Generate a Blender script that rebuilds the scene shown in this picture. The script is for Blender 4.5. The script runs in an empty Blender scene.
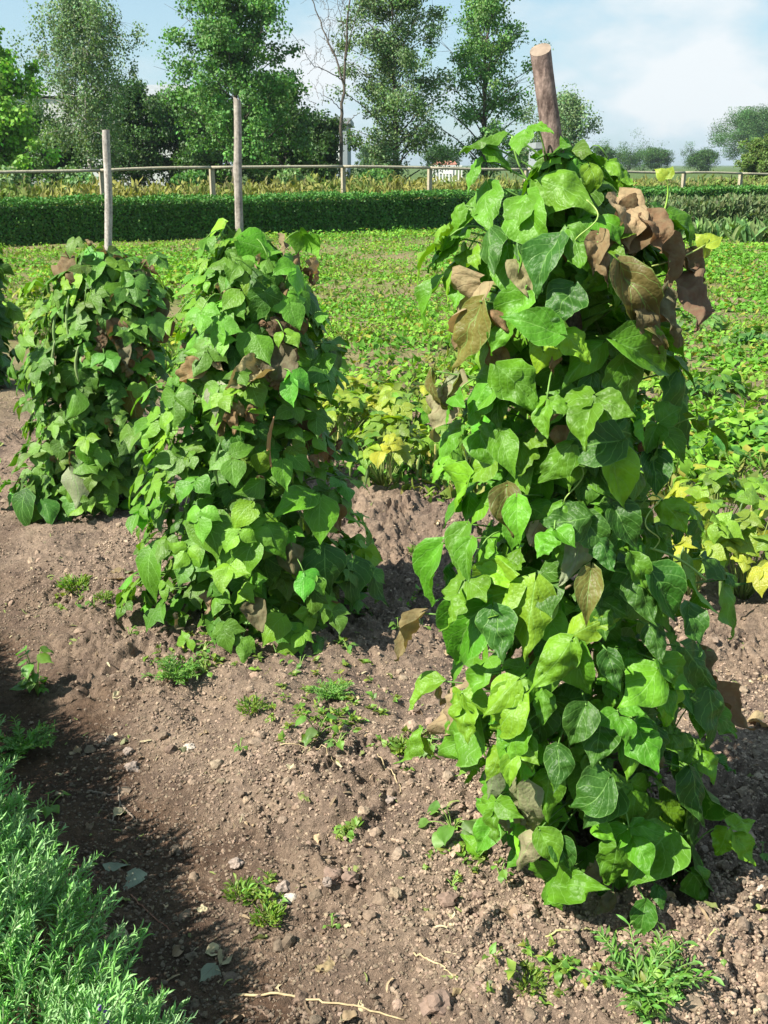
import bpy, math, random
import numpy as np
from mathutils import Vector

random.seed(7)
RNG = np.random.default_rng(11)
SC = bpy.context.scene
HAZE = .00028
COL = SC.collection
PI = math.pi

# ------------------------------------------------------------------ camera model
CAM_H, FPX = 1.5, 1040.0
PITCH = math.atan((512 - 165) / FPX)
CP, SP = math.cos(PITCH), math.sin(PITCH)
CAM = np.array([0.0, 0.0, CAM_H])


def ray(px, py):
    a, b = (px - 384) / FPX, (512 - py) / FPX
    return np.array([a, CP + SP * b, -SP + CP * b])


def at(px, py, Y):
    r = ray(px, py)
    return CAM + r * (Y / r[1])


def on_ground(px, py):
    r = ray(px, py)
    p = CAM + r * (CAM_H / -r[2])
    for _ in range(6):
        z = float(ground_h(np.array([p[0]]), np.array([p[1]]))[0])
        p = CAM + r * ((CAM_H - z) / -r[2])
    return p


# ------------------------------------------------------------------ noise
_P = RNG.permutation(4096).astype(np.int64)
_T = RNG.random(4096)


def vnoise(x, y, z=None):
    x = np.asarray(x, float); y = np.asarray(y, float)
    z = np.zeros_like(x) if z is None else np.asarray(z, float)
    xi, yi, zi = np.floor(x).astype(np.int64), np.floor(y).astype(np.int64), np.floor(z).astype(np.int64)
    fx, fy, fz = x - xi, y - yi, z - zi
    fx = fx * fx * fx * (fx * (fx * 6 - 15) + 10)
    fy = fy * fy * fy * (fy * (fy * 6 - 15) + 10)
    fz = fz * fz * fz * (fz * (fz * 6 - 15) + 10)

    def h(a, b, c):
        return _T[_P[(_P[(_P[a & 4095] + b) & 4095] + c) & 4095]]
    r = 0
    for dx in (0, 1):
        wx = fx if dx else 1 - fx
        for dy in (0, 1):
            wy = fy if dy else 1 - fy
            for dz in (0, 1):
                wz = fz if dz else 1 - fz
                r = r + h(xi + dx, yi + dy, zi + dz) * wx * wy * wz
    return r * 2 - 1


def sstep(a, b, x):
    t = np.clip((x - a) / (b - a), 0, 1)
    return t * t * (3 - 2 * t)


# garden axes: rows run along D, cross coordinate along NN
D = np.array([-0.56, 0.83]); NN = np.array([0.83, 0.56])


def ground_h(x, y):
    c = x * NN[0] + y * NN[1]
    s = x * D[0] + y * D[1]
    near = 1 - sstep(6, 16, y)
    h = 0.068 * np.exp(-((c - 1.42 - 0.06 * vnoise(s * 1.3, c)) / 0.36) ** 2) - 0.035 * np.exp(-((c - 0.72) / 0.22) ** 2)
    h = h + 0.03 * vnoise(x * 1.3 + 5, y * 1.3) * (1 - .4 * sstep(3, 8, y))
    lump = sstep(0.75, 1.1, c + 0.08 * vnoise(s * 3, c * 3))
    h = h + near * (0.016 + 0.012 * lump) * vnoise(x * 6, y * 6 + 3)
    return h


def ground_fine(x, y):
    c = x * NN[0] + y * NN[1]
    s = x * D[0] + y * D[1]
    lump = 0.25 + 0.75 * sstep(0.75, 1.15, c + 0.15 * vnoise(s * 3, c * 3))
    near = 1 - sstep(5, 11, y)
    wx, wy = vnoise(x * 8 + 50, y * 8) * .05, vnoise(x * 8, y * 8 + 70) * .05
    wx = wx + vnoise(x * 31, y * 31 + 5) * .012; wy = wy + vnoise(x * 31 + 9, y * 31) * .012
    x, y = x + wx, y + wy
    x, y = x * .83 - y * .56, x * .56 + y * .83
    n1 = 1 - np.abs(vnoise(x * 17, y * 17))
    n2 = 1 - np.abs(vnoise(x * 38 + 9, y * 38))
    n3 = vnoise(x * 85, y * 85 + 4)
    patch = sstep(-.35, .4, vnoise(x * 2.2 + 31, y * 2.2))
    return near * lump * (.55 + .9 * patch) * (0.030 * (n1 - .6) * sstep(-.3, .4, vnoise(x * 4, y * 4 + 8)) + 0.018 * (n2 - .6) + 0.010 * n3 + 0.014 * vnoise(x * 24, y * 24) + .008 * np.abs(vnoise(x * 55, y * 55 + 2)))


def gz(x, y):
    x = np.atleast_1d(np.asarray(x, float)); y = np.atleast_1d(np.asarray(y, float))
    return ground_h(x, y) + ground_fine(x, y)


# ------------------------------------------------------------------ mesh builder
class MB:
    def __init__(self):
        self.V, self.Q, self.T, self.C, self.U, self.n = [], [], [], [], [], 0

    def add(self, v, quads=None, tris=None, col=(1, 1, 1), uv=None):
        v = np.asarray(v, float).reshape(-1, 3)
        if quads is not None and len(quads): self.Q.append(np.asarray(quads, np.int64).reshape(-1, 4) + self.n)
        if tris is not None and len(tris): self.T.append(np.asarray(tris, np.int64).reshape(-1, 3) + self.n)
        col = np.asarray(col, float)
        if col.ndim == 1: col = np.repeat(col[None], len(v), 0)
        self.C.append(col); self.V.append(v)
        self.U.append(np.zeros((len(v), 2)) if uv is None else np.asarray(uv, float))
        self.n += len(v)

    def instances(self, tmpl, R, loc, col):
        """tmpl=(verts, quads, uv); R (k,3,3) incl. scale, loc (k,3), col (k,3)"""
        tv, tq, tu = tmpl
        k, n = len(loc), len(tv)
        if k == 0: return
        v = np.einsum('kij,nj->kni', R, tv) + loc[:, None, :]
        q = tq[None] + (np.arange(k) * n)[:, None, None]
        self.add(v.reshape(-1, 3), q.reshape(-1, 4), None, np.repeat(col, n, 0), np.tile(tu, (k, 1)))

    def tube(self, path, rad, sides=7, col=(1, 1, 1), cap=True):
        path = np.asarray(path, float); n = len(path)
        rad = np.broadcast_to(np.asarray(rad, float), (n,))
        t = np.gradient(path, axis=0); t /= np.linalg.norm(t, axis=1)[:, None] + 1e-12
        ref = np.array([0.31, 0.2, 0.93]) if abs(t[0][2]) < .8 else np.array([0.94, 0.3, 0.1])
        a = np.cross(t, ref); a /= np.linalg.norm(a, axis=1)[:, None] + 1e-12
        b = np.cross(t, a)
        th = np.arange(sides) * 2 * PI / sides
        v = path[:, None] + rad[:, None, None] * (np.cos(th)[None, :, None] * a[:, None] + np.sin(th)[None, :, None] * b[:, None])
        i = np.arange(n - 1)[:, None] * sides; j = np.arange(sides)[None]; j2 = (j + 1) % sides
        q = np.stack([i + j, i + j2, i + sides + j2, i + sides + j], -1).reshape(-1, 4)
        vv = v.reshape(-1, 3); tr = None
        if cap:
            vv = np.vstack([vv, path[:1], path[-1:]]); m = n * sides
            jj = np.arange(sides)
            tr = np.vstack([np.stack([np.full(sides, m), (jj + 1) % sides, jj], 1),
                            np.stack([np.full(sides, m + 1), (n - 1) * sides + jj, (n - 1) * sides + (jj + 1) % sides], 1)])
        u = np.zeros((len(vv), 2))
        self.add(vv, q, tr, col, u)

    def box(self, c, s, col=(1, 1, 1), rz=0.0):
        o = np.array([[x, y, z] for x in (-.5, .5) for y in (-.5, .5) for z in (-.5, .5)]) * np.asarray(s)
        R = np.array([[math.cos(rz), -math.sin(rz), 0], [math.sin(rz), math.cos(rz), 0], [0, 0, 1]])
        self.add(o @ R.T + np.asarray(c), [[0, 1, 3, 2], [4, 6, 7, 5], [0, 4, 5, 1], [2, 3, 7, 6], [0, 2, 6, 4], [1, 5, 7, 3]], None, col)

    def build(self, name, mat, parent=None, smooth=True):
        me = bpy.data.meshes.new(name)
        V = np.vstack(self.V)
        if parent is not None: V = V - np.array(parent.location)
        Q = np.vstack(self.Q) if self.Q else np.zeros((0, 4), np.int64)
        T = np.vstack(self.T) if self.T else np.zeros((0, 3), np.int64)
        loops = np.concatenate([Q.ravel(), T.ravel()]).astype(np.int32)
        starts = np.concatenate([np.arange(len(Q)) * 4, len(Q) * 4 + np.arange(len(T)) * 3]).astype(np.int32)
        me.vertices.add(len(V)); me.vertices.foreach_set('co', V.astype(np.float32).ravel())
        me.loops.add(len(loops)); me.loops.foreach_set('vertex_index', loops)
        me.polygons.add(len(starts)); me.polygons.foreach_set('loop_start', starts)
        me.polygons.foreach_set('use_smooth', np.full(len(starts), smooth))
        C = np.vstack(self.C); C = np.hstack([C, np.ones((len(C), 1))])
        at_ = me.color_attributes.new('Col', 'FLOAT_COLOR', 'POINT'); at_.data.foreach_set('color', C.astype(np.float32).ravel())
        U = np.vstack(self.U)
        if np.any(U):
            uvl = me.uv_layers.new(name='UVMap'); uvl.data.foreach_set('uv', U[loops].astype(np.float32).ravel())
        me.update(calc_edges=True)
        me.materials.append(mat)
        o = bpy.data.objects.new(name, me); COL.objects.link(o)
        if parent is not None: o.parent = parent
        return o


def tag(o, label=None, cat=None, group=None, kind=None):
    if label: o['label'] = label
    if cat: o['category'] = cat
    if group: o['group'] = group
    if kind: o['kind'] = kind
    return o


def thing(name, loc, label, cat, group=None):
    o = bpy.data.objects.new(name, None); COL.objects.link(o)
    o.location = [float(v) for v in loc]; o.empty_display_size = .1
    return tag(o, label, cat, group)


# ------------------------------------------------------------------ materials
def nt(name):
    m = bpy.data.materials.new(name); m.use_nodes = True
    n = m.node_tree; n.nodes.clear()
    return m, n


def N(n, t, **k):
    o = n.nodes.new(t)
    for a, b in k.items():
        if a.startswith('i_'):
            key = a[2:]
            o.inputs[int(key) if key.isdigit() else key.replace('_', ' ')].default_value = b
        else: setattr(o, a, b)
    return o


def math_(n, op, a, b=None, clamp=False):
    o = N(n, 'ShaderNodeMath', operation=op); o.use_clamp = clamp
    for k, v in ((0, a), (1, b)):
        if v is None: continue
        if isinstance(v, (int, float)): o.inputs[k].default_value = v
        else: n.links.new(v, o.inputs[k])
    return o.outputs[0]


def mix_(n, f, a, b, mode='MIX'):
    o = N(n, 'ShaderNodeMix', data_type='RGBA', blend_type=mode)
    for s, v in ((o.inputs['Factor'], f), (o.inputs[6], a), (o.inputs[7], b)):
        if isinstance(v, (int, float)): s.default_value = v
        elif isinstance(v, tuple): s.default_value = (*v, 1) if len(v) == 3 else v
        else: n.links.new(v, s)
    return o.outputs[2]


def ramp_(n, f, *stops):
    o = N(n, 'ShaderNodeValToRGB'); e = o.color_ramp.elements
    for i, (p, c) in enumerate(stops):
        if i < 2: e[i].position = p
        else: e.new(p)
        c = (c, c, c) if isinstance(c, (int, float)) else c
        e[i].color = (*c, 1)
    n.links.new(f, o.inputs[0]); return o.outputs[0]


def noise_(n, scale, detail=4, rough=.55, vec=None, out=0):
    o = N(n, 'ShaderNodeTexNoise', i_Scale=scale, i_Detail=detail, i_Roughness=rough)
    if vec is not None: n.links.new(vec, o.inputs['Vector'])
    return o.outputs[out]


def leaf_mat(name, rough=.42, transl=.35, veins=True, spec=.5, spots=.35, vein_col=(.26, .50, .12), tcol=(.9, 1.0, .25), bump=.5):
    m, n = nt(name); L = n.links.new
    out = N(n, 'ShaderNodeOutputMaterial')
    col = N(n, 'ShaderNodeAttribute', attribute_name='Col').outputs['Color']
    obj = N(n, 'ShaderNodeTexCoord').outputs['Object']
    nz = noise_(n, 70, 5, .65, obj)
    c = mix_(n, ramp_(n, nz, (.38, 0.0), (.75, spots)), col, mix_(n, .55, col, (.30, .36, .20)))
    nz2 = noise_(n, 17, 3, .5, obj)
    c = mix_(n, 1.0, c, ramp_(n, nz2, (.25, .72), (.75, 1.28)), 'MULTIPLY')
    bs = N(n, 'ShaderNodeBsdfPrincipled', i_Roughness=rough)
    bs.inputs['Specular IOR Level'].default_value = spec
    if veins:
        uv = N(n, 'ShaderNodeUVMap', uv_map='UVMap').outputs[0]
        sx = N(n, 'ShaderNodeSeparateXYZ'); L(uv, sx.inputs[0])
        ax = math_(n, 'ABSOLUTE', math_(n, 'SUBTRACT', sx.outputs[0], .5))
        wob = math_(n, 'MULTIPLY', math_(n, 'SUBTRACT', noise_(n, 22, 3, .6, obj), .5), .22)
        tv = math_(n, 'ADD', math_(n, 'SUBTRACT', sx.outputs[1], math_(n, 'MULTIPLY', ax, .85)), wob)
        f = math_(n, 'FRACT', math_(n, 'MULTIPLY', tv, 5.2))
        dl = math_(n, 'ABSOLUTE', math_(n, 'SUBTRACT', f, .5))      # 0 between veins .. .5 on a vein
        lat = ramp_(n, dl, (.44, 0.0), (.5, 1.0))
        mid = ramp_(n, ax, (.0, 1.0), (.022, 0.0))
        v = math_(n, 'MAXIMUM', math_(n, 'MULTIPLY', lat, .75), mid)
        vo = N(n, 'ShaderNodeTexVoronoi', i_Scale=150.0); vo.feature = 'F1'; L(obj, vo.inputs['Vector'])
        cell = vo.outputs['Distance']
        c = mix_(n, math_(n, 'MULTIPLY', v, .8), c, mix_(n, .75, c, vein_col))
        c = mix_(n, ramp_(n, cell, (.25, 0.0), (.75, .08)), c, mix_(n, 1.0, c, (1.55, 1.35, 1.5), 'MULTIPLY'))
        c = mix_(n, ramp_(n, ax, (.470, 0.0), (.5, .55)), c, mix_(n, .7, c, vein_col))
        hgt = math_(n, 'ADD', math_(n, 'MULTIPLY', cell, -.8), math_(n, 'MULTIPLY', v, -.55))
        hgt = math_(n, 'ADD', hgt, math_(n, 'MULTIPLY', noise_(n, 60, 4, .6, obj), 1.5))
        bp = N(n, 'ShaderNodeBump', i_Strength=bump, i_Distance=.0035); L(hgt, bp.inputs['Height'])
        L(bp.outputs[0], bs.inputs['Normal'])
    L(c, bs.inputs['Base Color'])
    tr = N(n, 'ShaderNodeBsdfTranslucent'); L(mix_(n, 1.0, c, tcol, 'MULTIPLY'), tr.inputs[0])
    mx = N(n, 'ShaderNodeMixShader', i_0=transl); L(bs.outputs[0], mx.inputs[1]); L(tr.outputs[0], mx.inputs[2])
    L(mx.outputs[0], out.inputs[0])
    return m


def simple_mat(name, base=None, rough=.8, noise=None, bump=None, spec=.3):
    """base None -> vertex colour; noise=(scale, lo, hi); bump=(scale, dist)"""
    m, n = nt(name); L = n.links.new
    out = N(n, 'ShaderNodeOutputMaterial'); bs = N(n, 'ShaderNodeBsdfPrincipled', i_Roughness=rough)
    bs.inputs['Specular IOR Level'].default_value = spec
    obj = N(n, 'ShaderNodeTexCoord').outputs['Object']
    if base is None: c = N(n, 'ShaderNodeAttribute', attribute_name='Col').outputs['Color']
    else:
        rgb = N(n, 'ShaderNodeRGB'); rgb.outputs[0].default_value = (*base, 1); c = rgb.outputs[0]
    if noise: c = mix_(n, 1.0, c, ramp_(n, noise_(n, noise[0], 5, .6, obj), (.3, noise[1]), (.7, noise[2])), 'MULTIPLY')
    if bump:
        bp = N(n, 'ShaderNodeBump', i_Strength=.8, i_Distance=bump[1]); L(noise_(n, bump[0], 4, .6, obj), bp.inputs['Height'])
        L(bp.outputs[0], bs.inputs['Normal'])
    L(c, bs.inputs['Base Color']); L(bs.outputs[0], out.inputs[0])
    return m


def bark_mat(name, dark, light, sx=60, sz=6, bumpd=.002, rough=.85):
    m, n = nt(name); L = n.links.new
    out = N(n, 'ShaderNodeOutputMaterial'); bs = N(n, 'ShaderNodeBsdfPrincipled', i_Roughness=rough)
    bs.inputs['Specular IOR Level'].default_value = .25
    obj = N(n, 'ShaderNodeTexCoord').outputs['Object']
    mp = N(n, 'ShaderNodeMapping'); mp.inputs['Scale'].default_value = (sx, sx, sz); L(obj, mp.inputs[0])
    a = noise_(n, 1, 6, .65, mp.outputs[0]); b = noise_(n, 28, 4, .6, obj)
    f = math_(n, 'ADD', math_(n, 'MULTIPLY', a, .6), math_(n, 'MULTIPLY', b, .4))
    c = ramp_(n, f, (.36, dark), (.62, light))
    c = mix_(n, 1.0, c, ramp_(n, noise_(n, 120, 3, .6, obj), (.3, .65), (.6, 1.1)), 'MULTIPLY')
    c = mix_(n, 1.0, c, N(n, 'ShaderNodeAttribute', attribute_name='Col').outputs['Color'], 'MULTIPLY')
    bp = N(n, 'ShaderNodeBump', i_Strength=.9, i_Distance=bumpd); L(f, bp.inputs['Height']); L(bp.outputs[0], bs.inputs['Normal'])
    L(c, bs.inputs['Base Color']); L(bs.outputs[0], out.inputs[0])
    return m


def soil_mat():
    m, n = nt('soil'); L = n.links.new
    out = N(n, 'ShaderNodeOutputMaterial'); bs = N(n, 'ShaderNodeBsdfPrincipled', i_Roughness=.95)
    bs.inputs['Specular IOR Level'].default_value = .15
    obj = N(n, 'ShaderNodeTexCoord').outputs['Object']
    sp = N(n, 'ShaderNodeSeparateXYZ'); L(obj, sp.inputs[0])
    c_ = math_(n, 'ADD', math_(n, 'MULTIPLY', sp.outputs[0], .83), math_(n, 'MULTIPLY', sp.outputs[1], .56))
    cw = math_(n, 'ADD', c_, math_(n, 'MULTIPLY', math_(n, 'SUBTRACT', noise_(n, 2.2, 5, .6, obj), .5), .9))
    dry = ramp_(n, cw, (.72, 0.0), (1.25, 1.0))           # trodden moist path beside the lavender, dry crumbs on the ridge
    mid = noise_(n, 7, 6, .65, obj); fine = noise_(n, 60, 5, .7, obj); grit = noise_(n, 320, 3, .7, obj)
    moist = ramp_(n, mid, (.3, (.072, .046, .033)), (.7, (.142, .090, .058)))
    dryc = ramp_(n, mid, (.3, (.170, .122, .095)), (.72, (.350, .260, .186)))
    c = mix_(n, dry, moist, dryc)
    c = mix_(n, 1.0, c, ramp_(n, fine, (.28, .55), (.72, 1.3)), 'MULTIPLY')
    c = mix_(n, 1.0, c, ramp_(n, grit, (.3, .72), (.7, 1.2)), 'MULTIPLY')
    # field and meadow beyond: litter and moss between the crops
    far = ramp_(n, math_(n, 'DIVIDE', sp.outputs[1], 100.0), (.055, 0.0), (.09, 1.0))
    fm = ramp_(n, noise_(n, 1.2, 5, .7, obj), (.35, (.15, .17, .05)), (.62, (.25, .19, .11)))
    c = mix_(n, far, c, fm)
    gr = ramp_(n, math_(n, 'DIVIDE', sp.outputs[1], 100.0), (.21, 0.0), (.26, 1.0))
    gm = ramp_(n, noise_(n, .25, 5, .6, obj), (.3, (.055, .10, .025)), (.7, (.10, .14, .04)))
    c = mix_(n, gr, c, gm)
    bp = N(n, 'ShaderNodeBump', i_Strength=1.0, i_Distance=.016)
    hh = math_(n, 'ADD', fine, math_(n, 'MULTIPLY', grit, .35)); L(hh, bp.inputs['Height'])
    L(bp.outputs[0], bs.inputs['Normal'])
    L(c, bs.inputs['Base Color']); L(bs.outputs[0], out.inputs[0])
    return m


M = {}
M['soil'] = soil_mat()
M['clod'] = simple_mat('clod', None, .95, (60, .6, 1.3), (160, .004), .15)
M['stone'] = simple_mat('stone', None, .85, (40, .7, 1.25), (120, .002), .3)
M['bean'] = leaf_mat('bean_leaf', rough=.47, transl=.34, spec=.36, spots=.06, bump=.38)
M['dry_leaf'] = leaf_mat('withered_leaf', rough=.75, transl=.28, spec=.2, spots=.4, vein_col=(.17, .11, .07), tcol=(1.0, .8, .5), bump=.35)
M['bush'] = leaf_mat('bush_bean_leaf', rough=.45, transl=.42, spots=.3)
M['crop'] = leaf_mat('crop_leaf', rough=.6, transl=.40, veins=False, spec=.2, spots=.15)
M['weed'] = leaf_mat('weed_leaf', rough=.5, transl=.38, veins=False, spots=.25)
M['lavender'] = leaf_mat('lavender_leaf', rough=.55, transl=.25, veins=False, spots=.3, tcol=(.9, 1, .5))
M['hedge'] = leaf_mat('hedge_leaf', rough=.5, transl=.2, veins=False, spec=.3, spots=.1)
M['tree'] = leaf_mat('tree_leaf', rough=.55, transl=.36, veins=False, spec=.35, spots=.15)
M['grass'] = leaf_mat('tall_grass', rough=.7, transl=.3, veins=False, spec=.2, spots=.2)
M['stem'] = simple_mat('green_stem', None, .55, (40, .8, 1.2))
M['pod'] = simple_mat('bean_pod', None, .4, (30, .8, 1.2), (60, .002), .5)
M['straw'] = simple_mat('dry_stalk', None, .8, (50, .7, 1.25), (150, .001))
M['petal'] = simple_mat('lavender_flower', (.20, .09, .42), .7, (40, .7, 1.3))
M['pole_red'] = bark_mat('reddish_bark', (.075, .05, .042), (.30, .22, .185), 110, 40, .006)
M['pole_grey'] = bark_mat('weathered_grey_wood', (.20, .18, .155), (.50, .46, .41), 150, 4, .0012)
M['pole_brown'] = bark_mat('smooth_brown_wood', (.16, .14, .118), (.42, .375, .32), 120, 5, .0012)
M['cutwood'] = simple_mat('cut_wood', (.26, .20, .15), .8, (60, .75, 1.15), (90, .001))
M['bark'] = bark_mat('tree_bark', (.05, .042, .034), (.14, .12, .095), 6, 1.2, .02)
M['birch'] = bark_mat('birch_bark', (.10, .09, .08), (.60, .57, .52), 3, 6, .006)
M['fence'] = bark_mat('fence_wood', (.20, .18, .14), (.42, .38, .31), 40, 4, .002)
M['wall_grey'] = simple_mat('pale_grey_wall', (.27, .30, .32), .8, (1.2, .88, 1.08), (8, .01))
M['wall_white'] = simple_mat('white_wall', (.5, .51, .5), .8, (.9, .9, 1.05), (8, .01))
M['roof_grey'] = simple_mat('grey_roof', (.27, .29, .30), .7, (2, .85, 1.1), (6, .02))
M['roof_red'] = simple_mat('red_tiles', (.34, .15, .10), .8, (5, .75, 1.2), (9, .03))
M['glass'] = simple_mat('window_glass', (.03, .04, .05), .12, None, None, .6)
M['paint'] = simple_mat('white_paint', (.78, .78, .76), .5, (4, .92, 1.04))


# ------------------------------------------------------------------ leaf templates
PROF_T = [0, .025, .09, .2, .33, .48, .63, .78, .9, .97, 1]
PROF_W = [.03, .22, .36, .46, .475, .40, .275, .145, .058, .020, .002]


def leaf_template(nl, nw, seed, width=.84, fold=.3, droop=.6, crinkle=.03, quilt=.004, wave=.03, roll=0., ear=.1, prof=None):
    r = np.random.default_rng(seed)
    t = np.linspace(0, 1, nl + 1)
    if prof is None:
        t = t ** .9; w = np.interp(t, PROF_T, PROF_W)
    else: w = np.interp(t, prof[0], prof[1])
    s = np.linspace(-1, 1, nw + 1)
    T, S = np.meshgrid(t, s, indexing='ij')
    X = S * (w[:, None] * width)
    Yl = T - ear * np.abs(S) ** 1.6 * (1 - T) ** 5
    Z = fold * np.abs(X) + quilt * np.abs(np.sin(PI * 5.2 * (T - .425 * np.abs(S)))) * (1 - np.abs(S) ** 3)
    o = r.random(3) * 50; sk, asy = r.normal() * .07, r.normal() * .09
    X = X * (1 + asy * np.sign(S)) + sk * np.sin(PI * T) ; X = X + .035 * np.abs(S) ** 4 * np.sign(S) * vnoise(T * 7 + o[0], S * 0 + o[1]) * (T < .93)
    Z = Z + crinkle * vnoise(X * 5 + o[0], Yl * 5 + o[1]) + crinkle * .45 * vnoise(X * 13 + o[1], Yl * 13 + o[0]) + wave * np.abs(S) ** 2 * np.sin(Yl * 9 + o[2] + S)
    if roll:
        a = X * roll; rr = 1 / roll
        X, Z = np.sin(a) * rr, Z + (1 - np.cos(a)) * rr
    th = droop * T
    Yb = np.where(abs(droop) > 1e-3, np.sin(th) / (droop if abs(droop) > 1e-3 else 1), Yl)
    Zb = -(1 - np.cos(th)) / (droop if abs(droop) > 1e-3 else 1)
    dy = Yl - T
    Y2 = Yb + dy - np.sin(th) * 0 + Z * np.sin(th)
    Z2 = Zb + Z * np.cos(th)
    v = np.stack([X, Y2, Z2], -1).reshape(-1, 3)
    i = np.arange(nl)[:, None] * (nw + 1); j = np.arange(nw)[None]
    q = np.stack([i + j, i + j + 1, i + nw + 2 + j, i + nw + 1 + j], -1).reshape(-1, 4)
    uv = np.stack([S * .5 + .5, T], -1).reshape(-1, 2)
    return v, q, uv


BIG = [leaf_template(16, 10, k, width=.74 + .07 * (k % 3), fold=(.35, -.25, .15, -.4, .5, .05)[k % 6],
                     droop=(.7, .35, 1.0, .2, .55)[k % 5], quilt=.015, crinkle=.05 + .016 * (k % 4), wave=.02 + .012 * (k % 4)) for k in range(14)]
MED = [leaf_template(9, 6, 40 + k, width=.92, quilt=.008, fold=(.22, -.2, .08, -.28)[k % 4], droop=(.6, .25, .85)[k % 3], crinkle=.03, wave=.025) for k in range(10)]
DRY = [leaf_template(20, 14, 80 + k, width=.74, fold=(.6, -.5, .3, -.8)[k % 4], droop=(1.1, .6, -.5, 1.5)[k % 4], crinkle=.10, quilt=.012, wave=.08,
                     roll=(0, 1.6, 2.6, -2.0)[k % 4]) for k in range(10)]
SMALL = [leaf_template(3, 2, 120 + k, width=.85, fold=(.5, -.4, .2)[k % 3], droop=(.8, .3, 1.2, .5)[k % 4], crinkle=.05, quilt=0, wave=.03) for k in range(6)]
BLADE_P = ([0, .08, .3, .6, .85, 1], [.25, .5, .8, 1, .6, .02])
NARROW = [leaf_template(4, 2, 150 + k, width=.085, fold=.9, droop=(.5, -.5, .9, .1)[k % 4], crinkle=.02, quilt=0, wave=0, ear=0, prof=BLADE_P) for k in range(5)]
FERNY = [leaf_template(5, 2, 160 + k, width=.12, fold=.4, droop=(.8, .4, 1.2)[k % 3], crinkle=.05, quilt=0, wave=.03, ear=0, prof=([0, .3, .6, 1], [.2, .8, 1, .02])) for k in range(4)]
STRAP = [leaf_template(6, 2, 170 + k, width=.07, fold=.5, droop=(.6, 1.0, .3, 1.4)[k % 4], crinkle=.02, quilt=0, wave=0, ear=0, prof=([0, .5, .8, 1], [.8, 1, .7, .02])) for k in range(4)]
CARD = (np.array([[-.5, 0, .05], [0, 0, -.08], [.5, 0, .05], [-.38, .62, 0], [0, .7, -.1], [.38, .62, 0], [0, 1.05, -.15]], float),
        np.array([[0, 1, 4, 3], [1, 2, 5, 4], [3, 4, 6, 6]])[:2], np.array([[0, 0], [.5, 0], [1, 0], [.1, .6], [.5, .6], [.9, .6], [.5, 1]]))
DIAM = (np.array([[0, 0, 0], [.42, .45, .06], [0, 1, 0], [-.42, .45, .06]], float), np.array([[0, 1, 2, 3]]), np.array([[.5, 0], [1, .5], [.5, 1], [0, .5]], float))


def unit(v):
    v = np.asarray(v, float)
    return v / (np.linalg.norm(v, axis=-1, keepdims=True) + 1e-12)


def frames(T, Nn, scale, wide=None):
    """(k,3,3) matrices: columns X=T x N, Y=T, Z=N, scaled"""
    T = unit(T); Nn = np.asarray(Nn, float)
    Nn = unit(Nn - (Nn * T).sum(-1, keepdims=True) * T)
    X = np.cross(T, Nn)
    s = np.asarray(scale, float)[:, None]
    w = s if wide is None else s * np.asarray(wide)[:, None]
    return np.stack([X * w, T * s, Nn * s], -1)


def rot_about(v, axis, ang):
    axis = unit(axis); c, s = np.cos(ang)[:, None], np.sin(ang)[:, None]
    return v * c + np.cross(axis, v) * s + axis * (axis * v).sum(-1, keepdims=True) * (1 - c)


def scatter(mb, tmpls, T, Nn, size, loc, col, wide=None):
    wide = (.84 + .30 * RNG.random(len(loc))) * (1 if wide is None else wide)
    k = len(loc); pick = RNG.integers(0, len(tmpls), k)
    R = frames(T, Nn, size, wide)
    for i, t in enumerate(tmpls):
        mm = pick == i
        mb.instances(t, R[mm], loc[mm], col[mm])


def green(k, base, var=.25, yellow=(.17, .24, .02), yf=.0):
    base = np.asarray(base)
    b = base[None] * (1 + var * (RNG.random((k, 1)) * 2 - 1)) * (1 + .12 * RNG.normal(size=(k, 3)))
    f = (RNG.random((k, 1)) ** 3) * yf
    return np.clip(b * (1 - f) + np.asarray(yellow)[None] * f, .005, .9)


SUN_AZ, SUN_EL = math.radians(62), math.radians(44)
SUN_TRAVEL = np.array([math.sin(SUN_AZ) * math.cos(SUN_EL), math.cos(SUN_AZ) * math.cos(SUN_EL), -math.sin(SUN_EL)])
TO_SUN = -SUN_TRAVEL

# ================================================================== GROUND
def build_ground():
    def axis(lo, hi, fine, grow, end_lo, end_hi):
        a = list(np.arange(lo, hi, fine)); s = fine; x = a[-1]
        while x < end_hi:
            s = min(s * grow, 200); x += s; a.append(x)
        s = fine; x = a[0]; b = []
        while x > end_lo:
            s = min(s * grow, 200); x -= s; b.append(x)
        return np.array(b[::-1] + a)
    xs = axis(-1.25, 1.25, .0068, 1.035, -2500, 2500)
    ys = axis(1.25, 3.6, .0068, 1.0062, -30, 3000)
    # coarsen the far part
    far = ys > 30; keep = ~far
    yf = list(ys[keep]); s = .3
    while yf[-1] < 3000: s = min(s * 1.12, 200); yf.append(yf[-1] + s)
    ys = np.array(yf)
    near_y = ys > 1.0
    ylo = [y for y in (-30, -15, -8, -4, -2, -1, -.5, 0, .3, .5, .7, .85)]
    ys = np.concatenate([ylo, ys[near_y]])
    Xg, Yg = np.meshgrid(xs, ys, indexing='ij')
    x, y = Xg.ravel(), Yg.ravel()
    z = ground_h(x, y) + ground_fine(x, y)
    z = z - 0.0 * y
    nx, ny = len(xs), len(ys)
    i = np.arange(nx - 1)[:, None] * ny; j = np.arange(ny - 1)[None]
    q = np.stack([i + j, i + ny + j, i + ny + j + 1, i + j + 1], -1).reshape(-1, 4)
    mb = MB(); mb.add(np.stack([x, y, z], 1), q)
    o = mb.build('ground', M['soil']); tag(o, kind='structure')
    print('ground verts', len(x))


build_ground()


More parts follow.
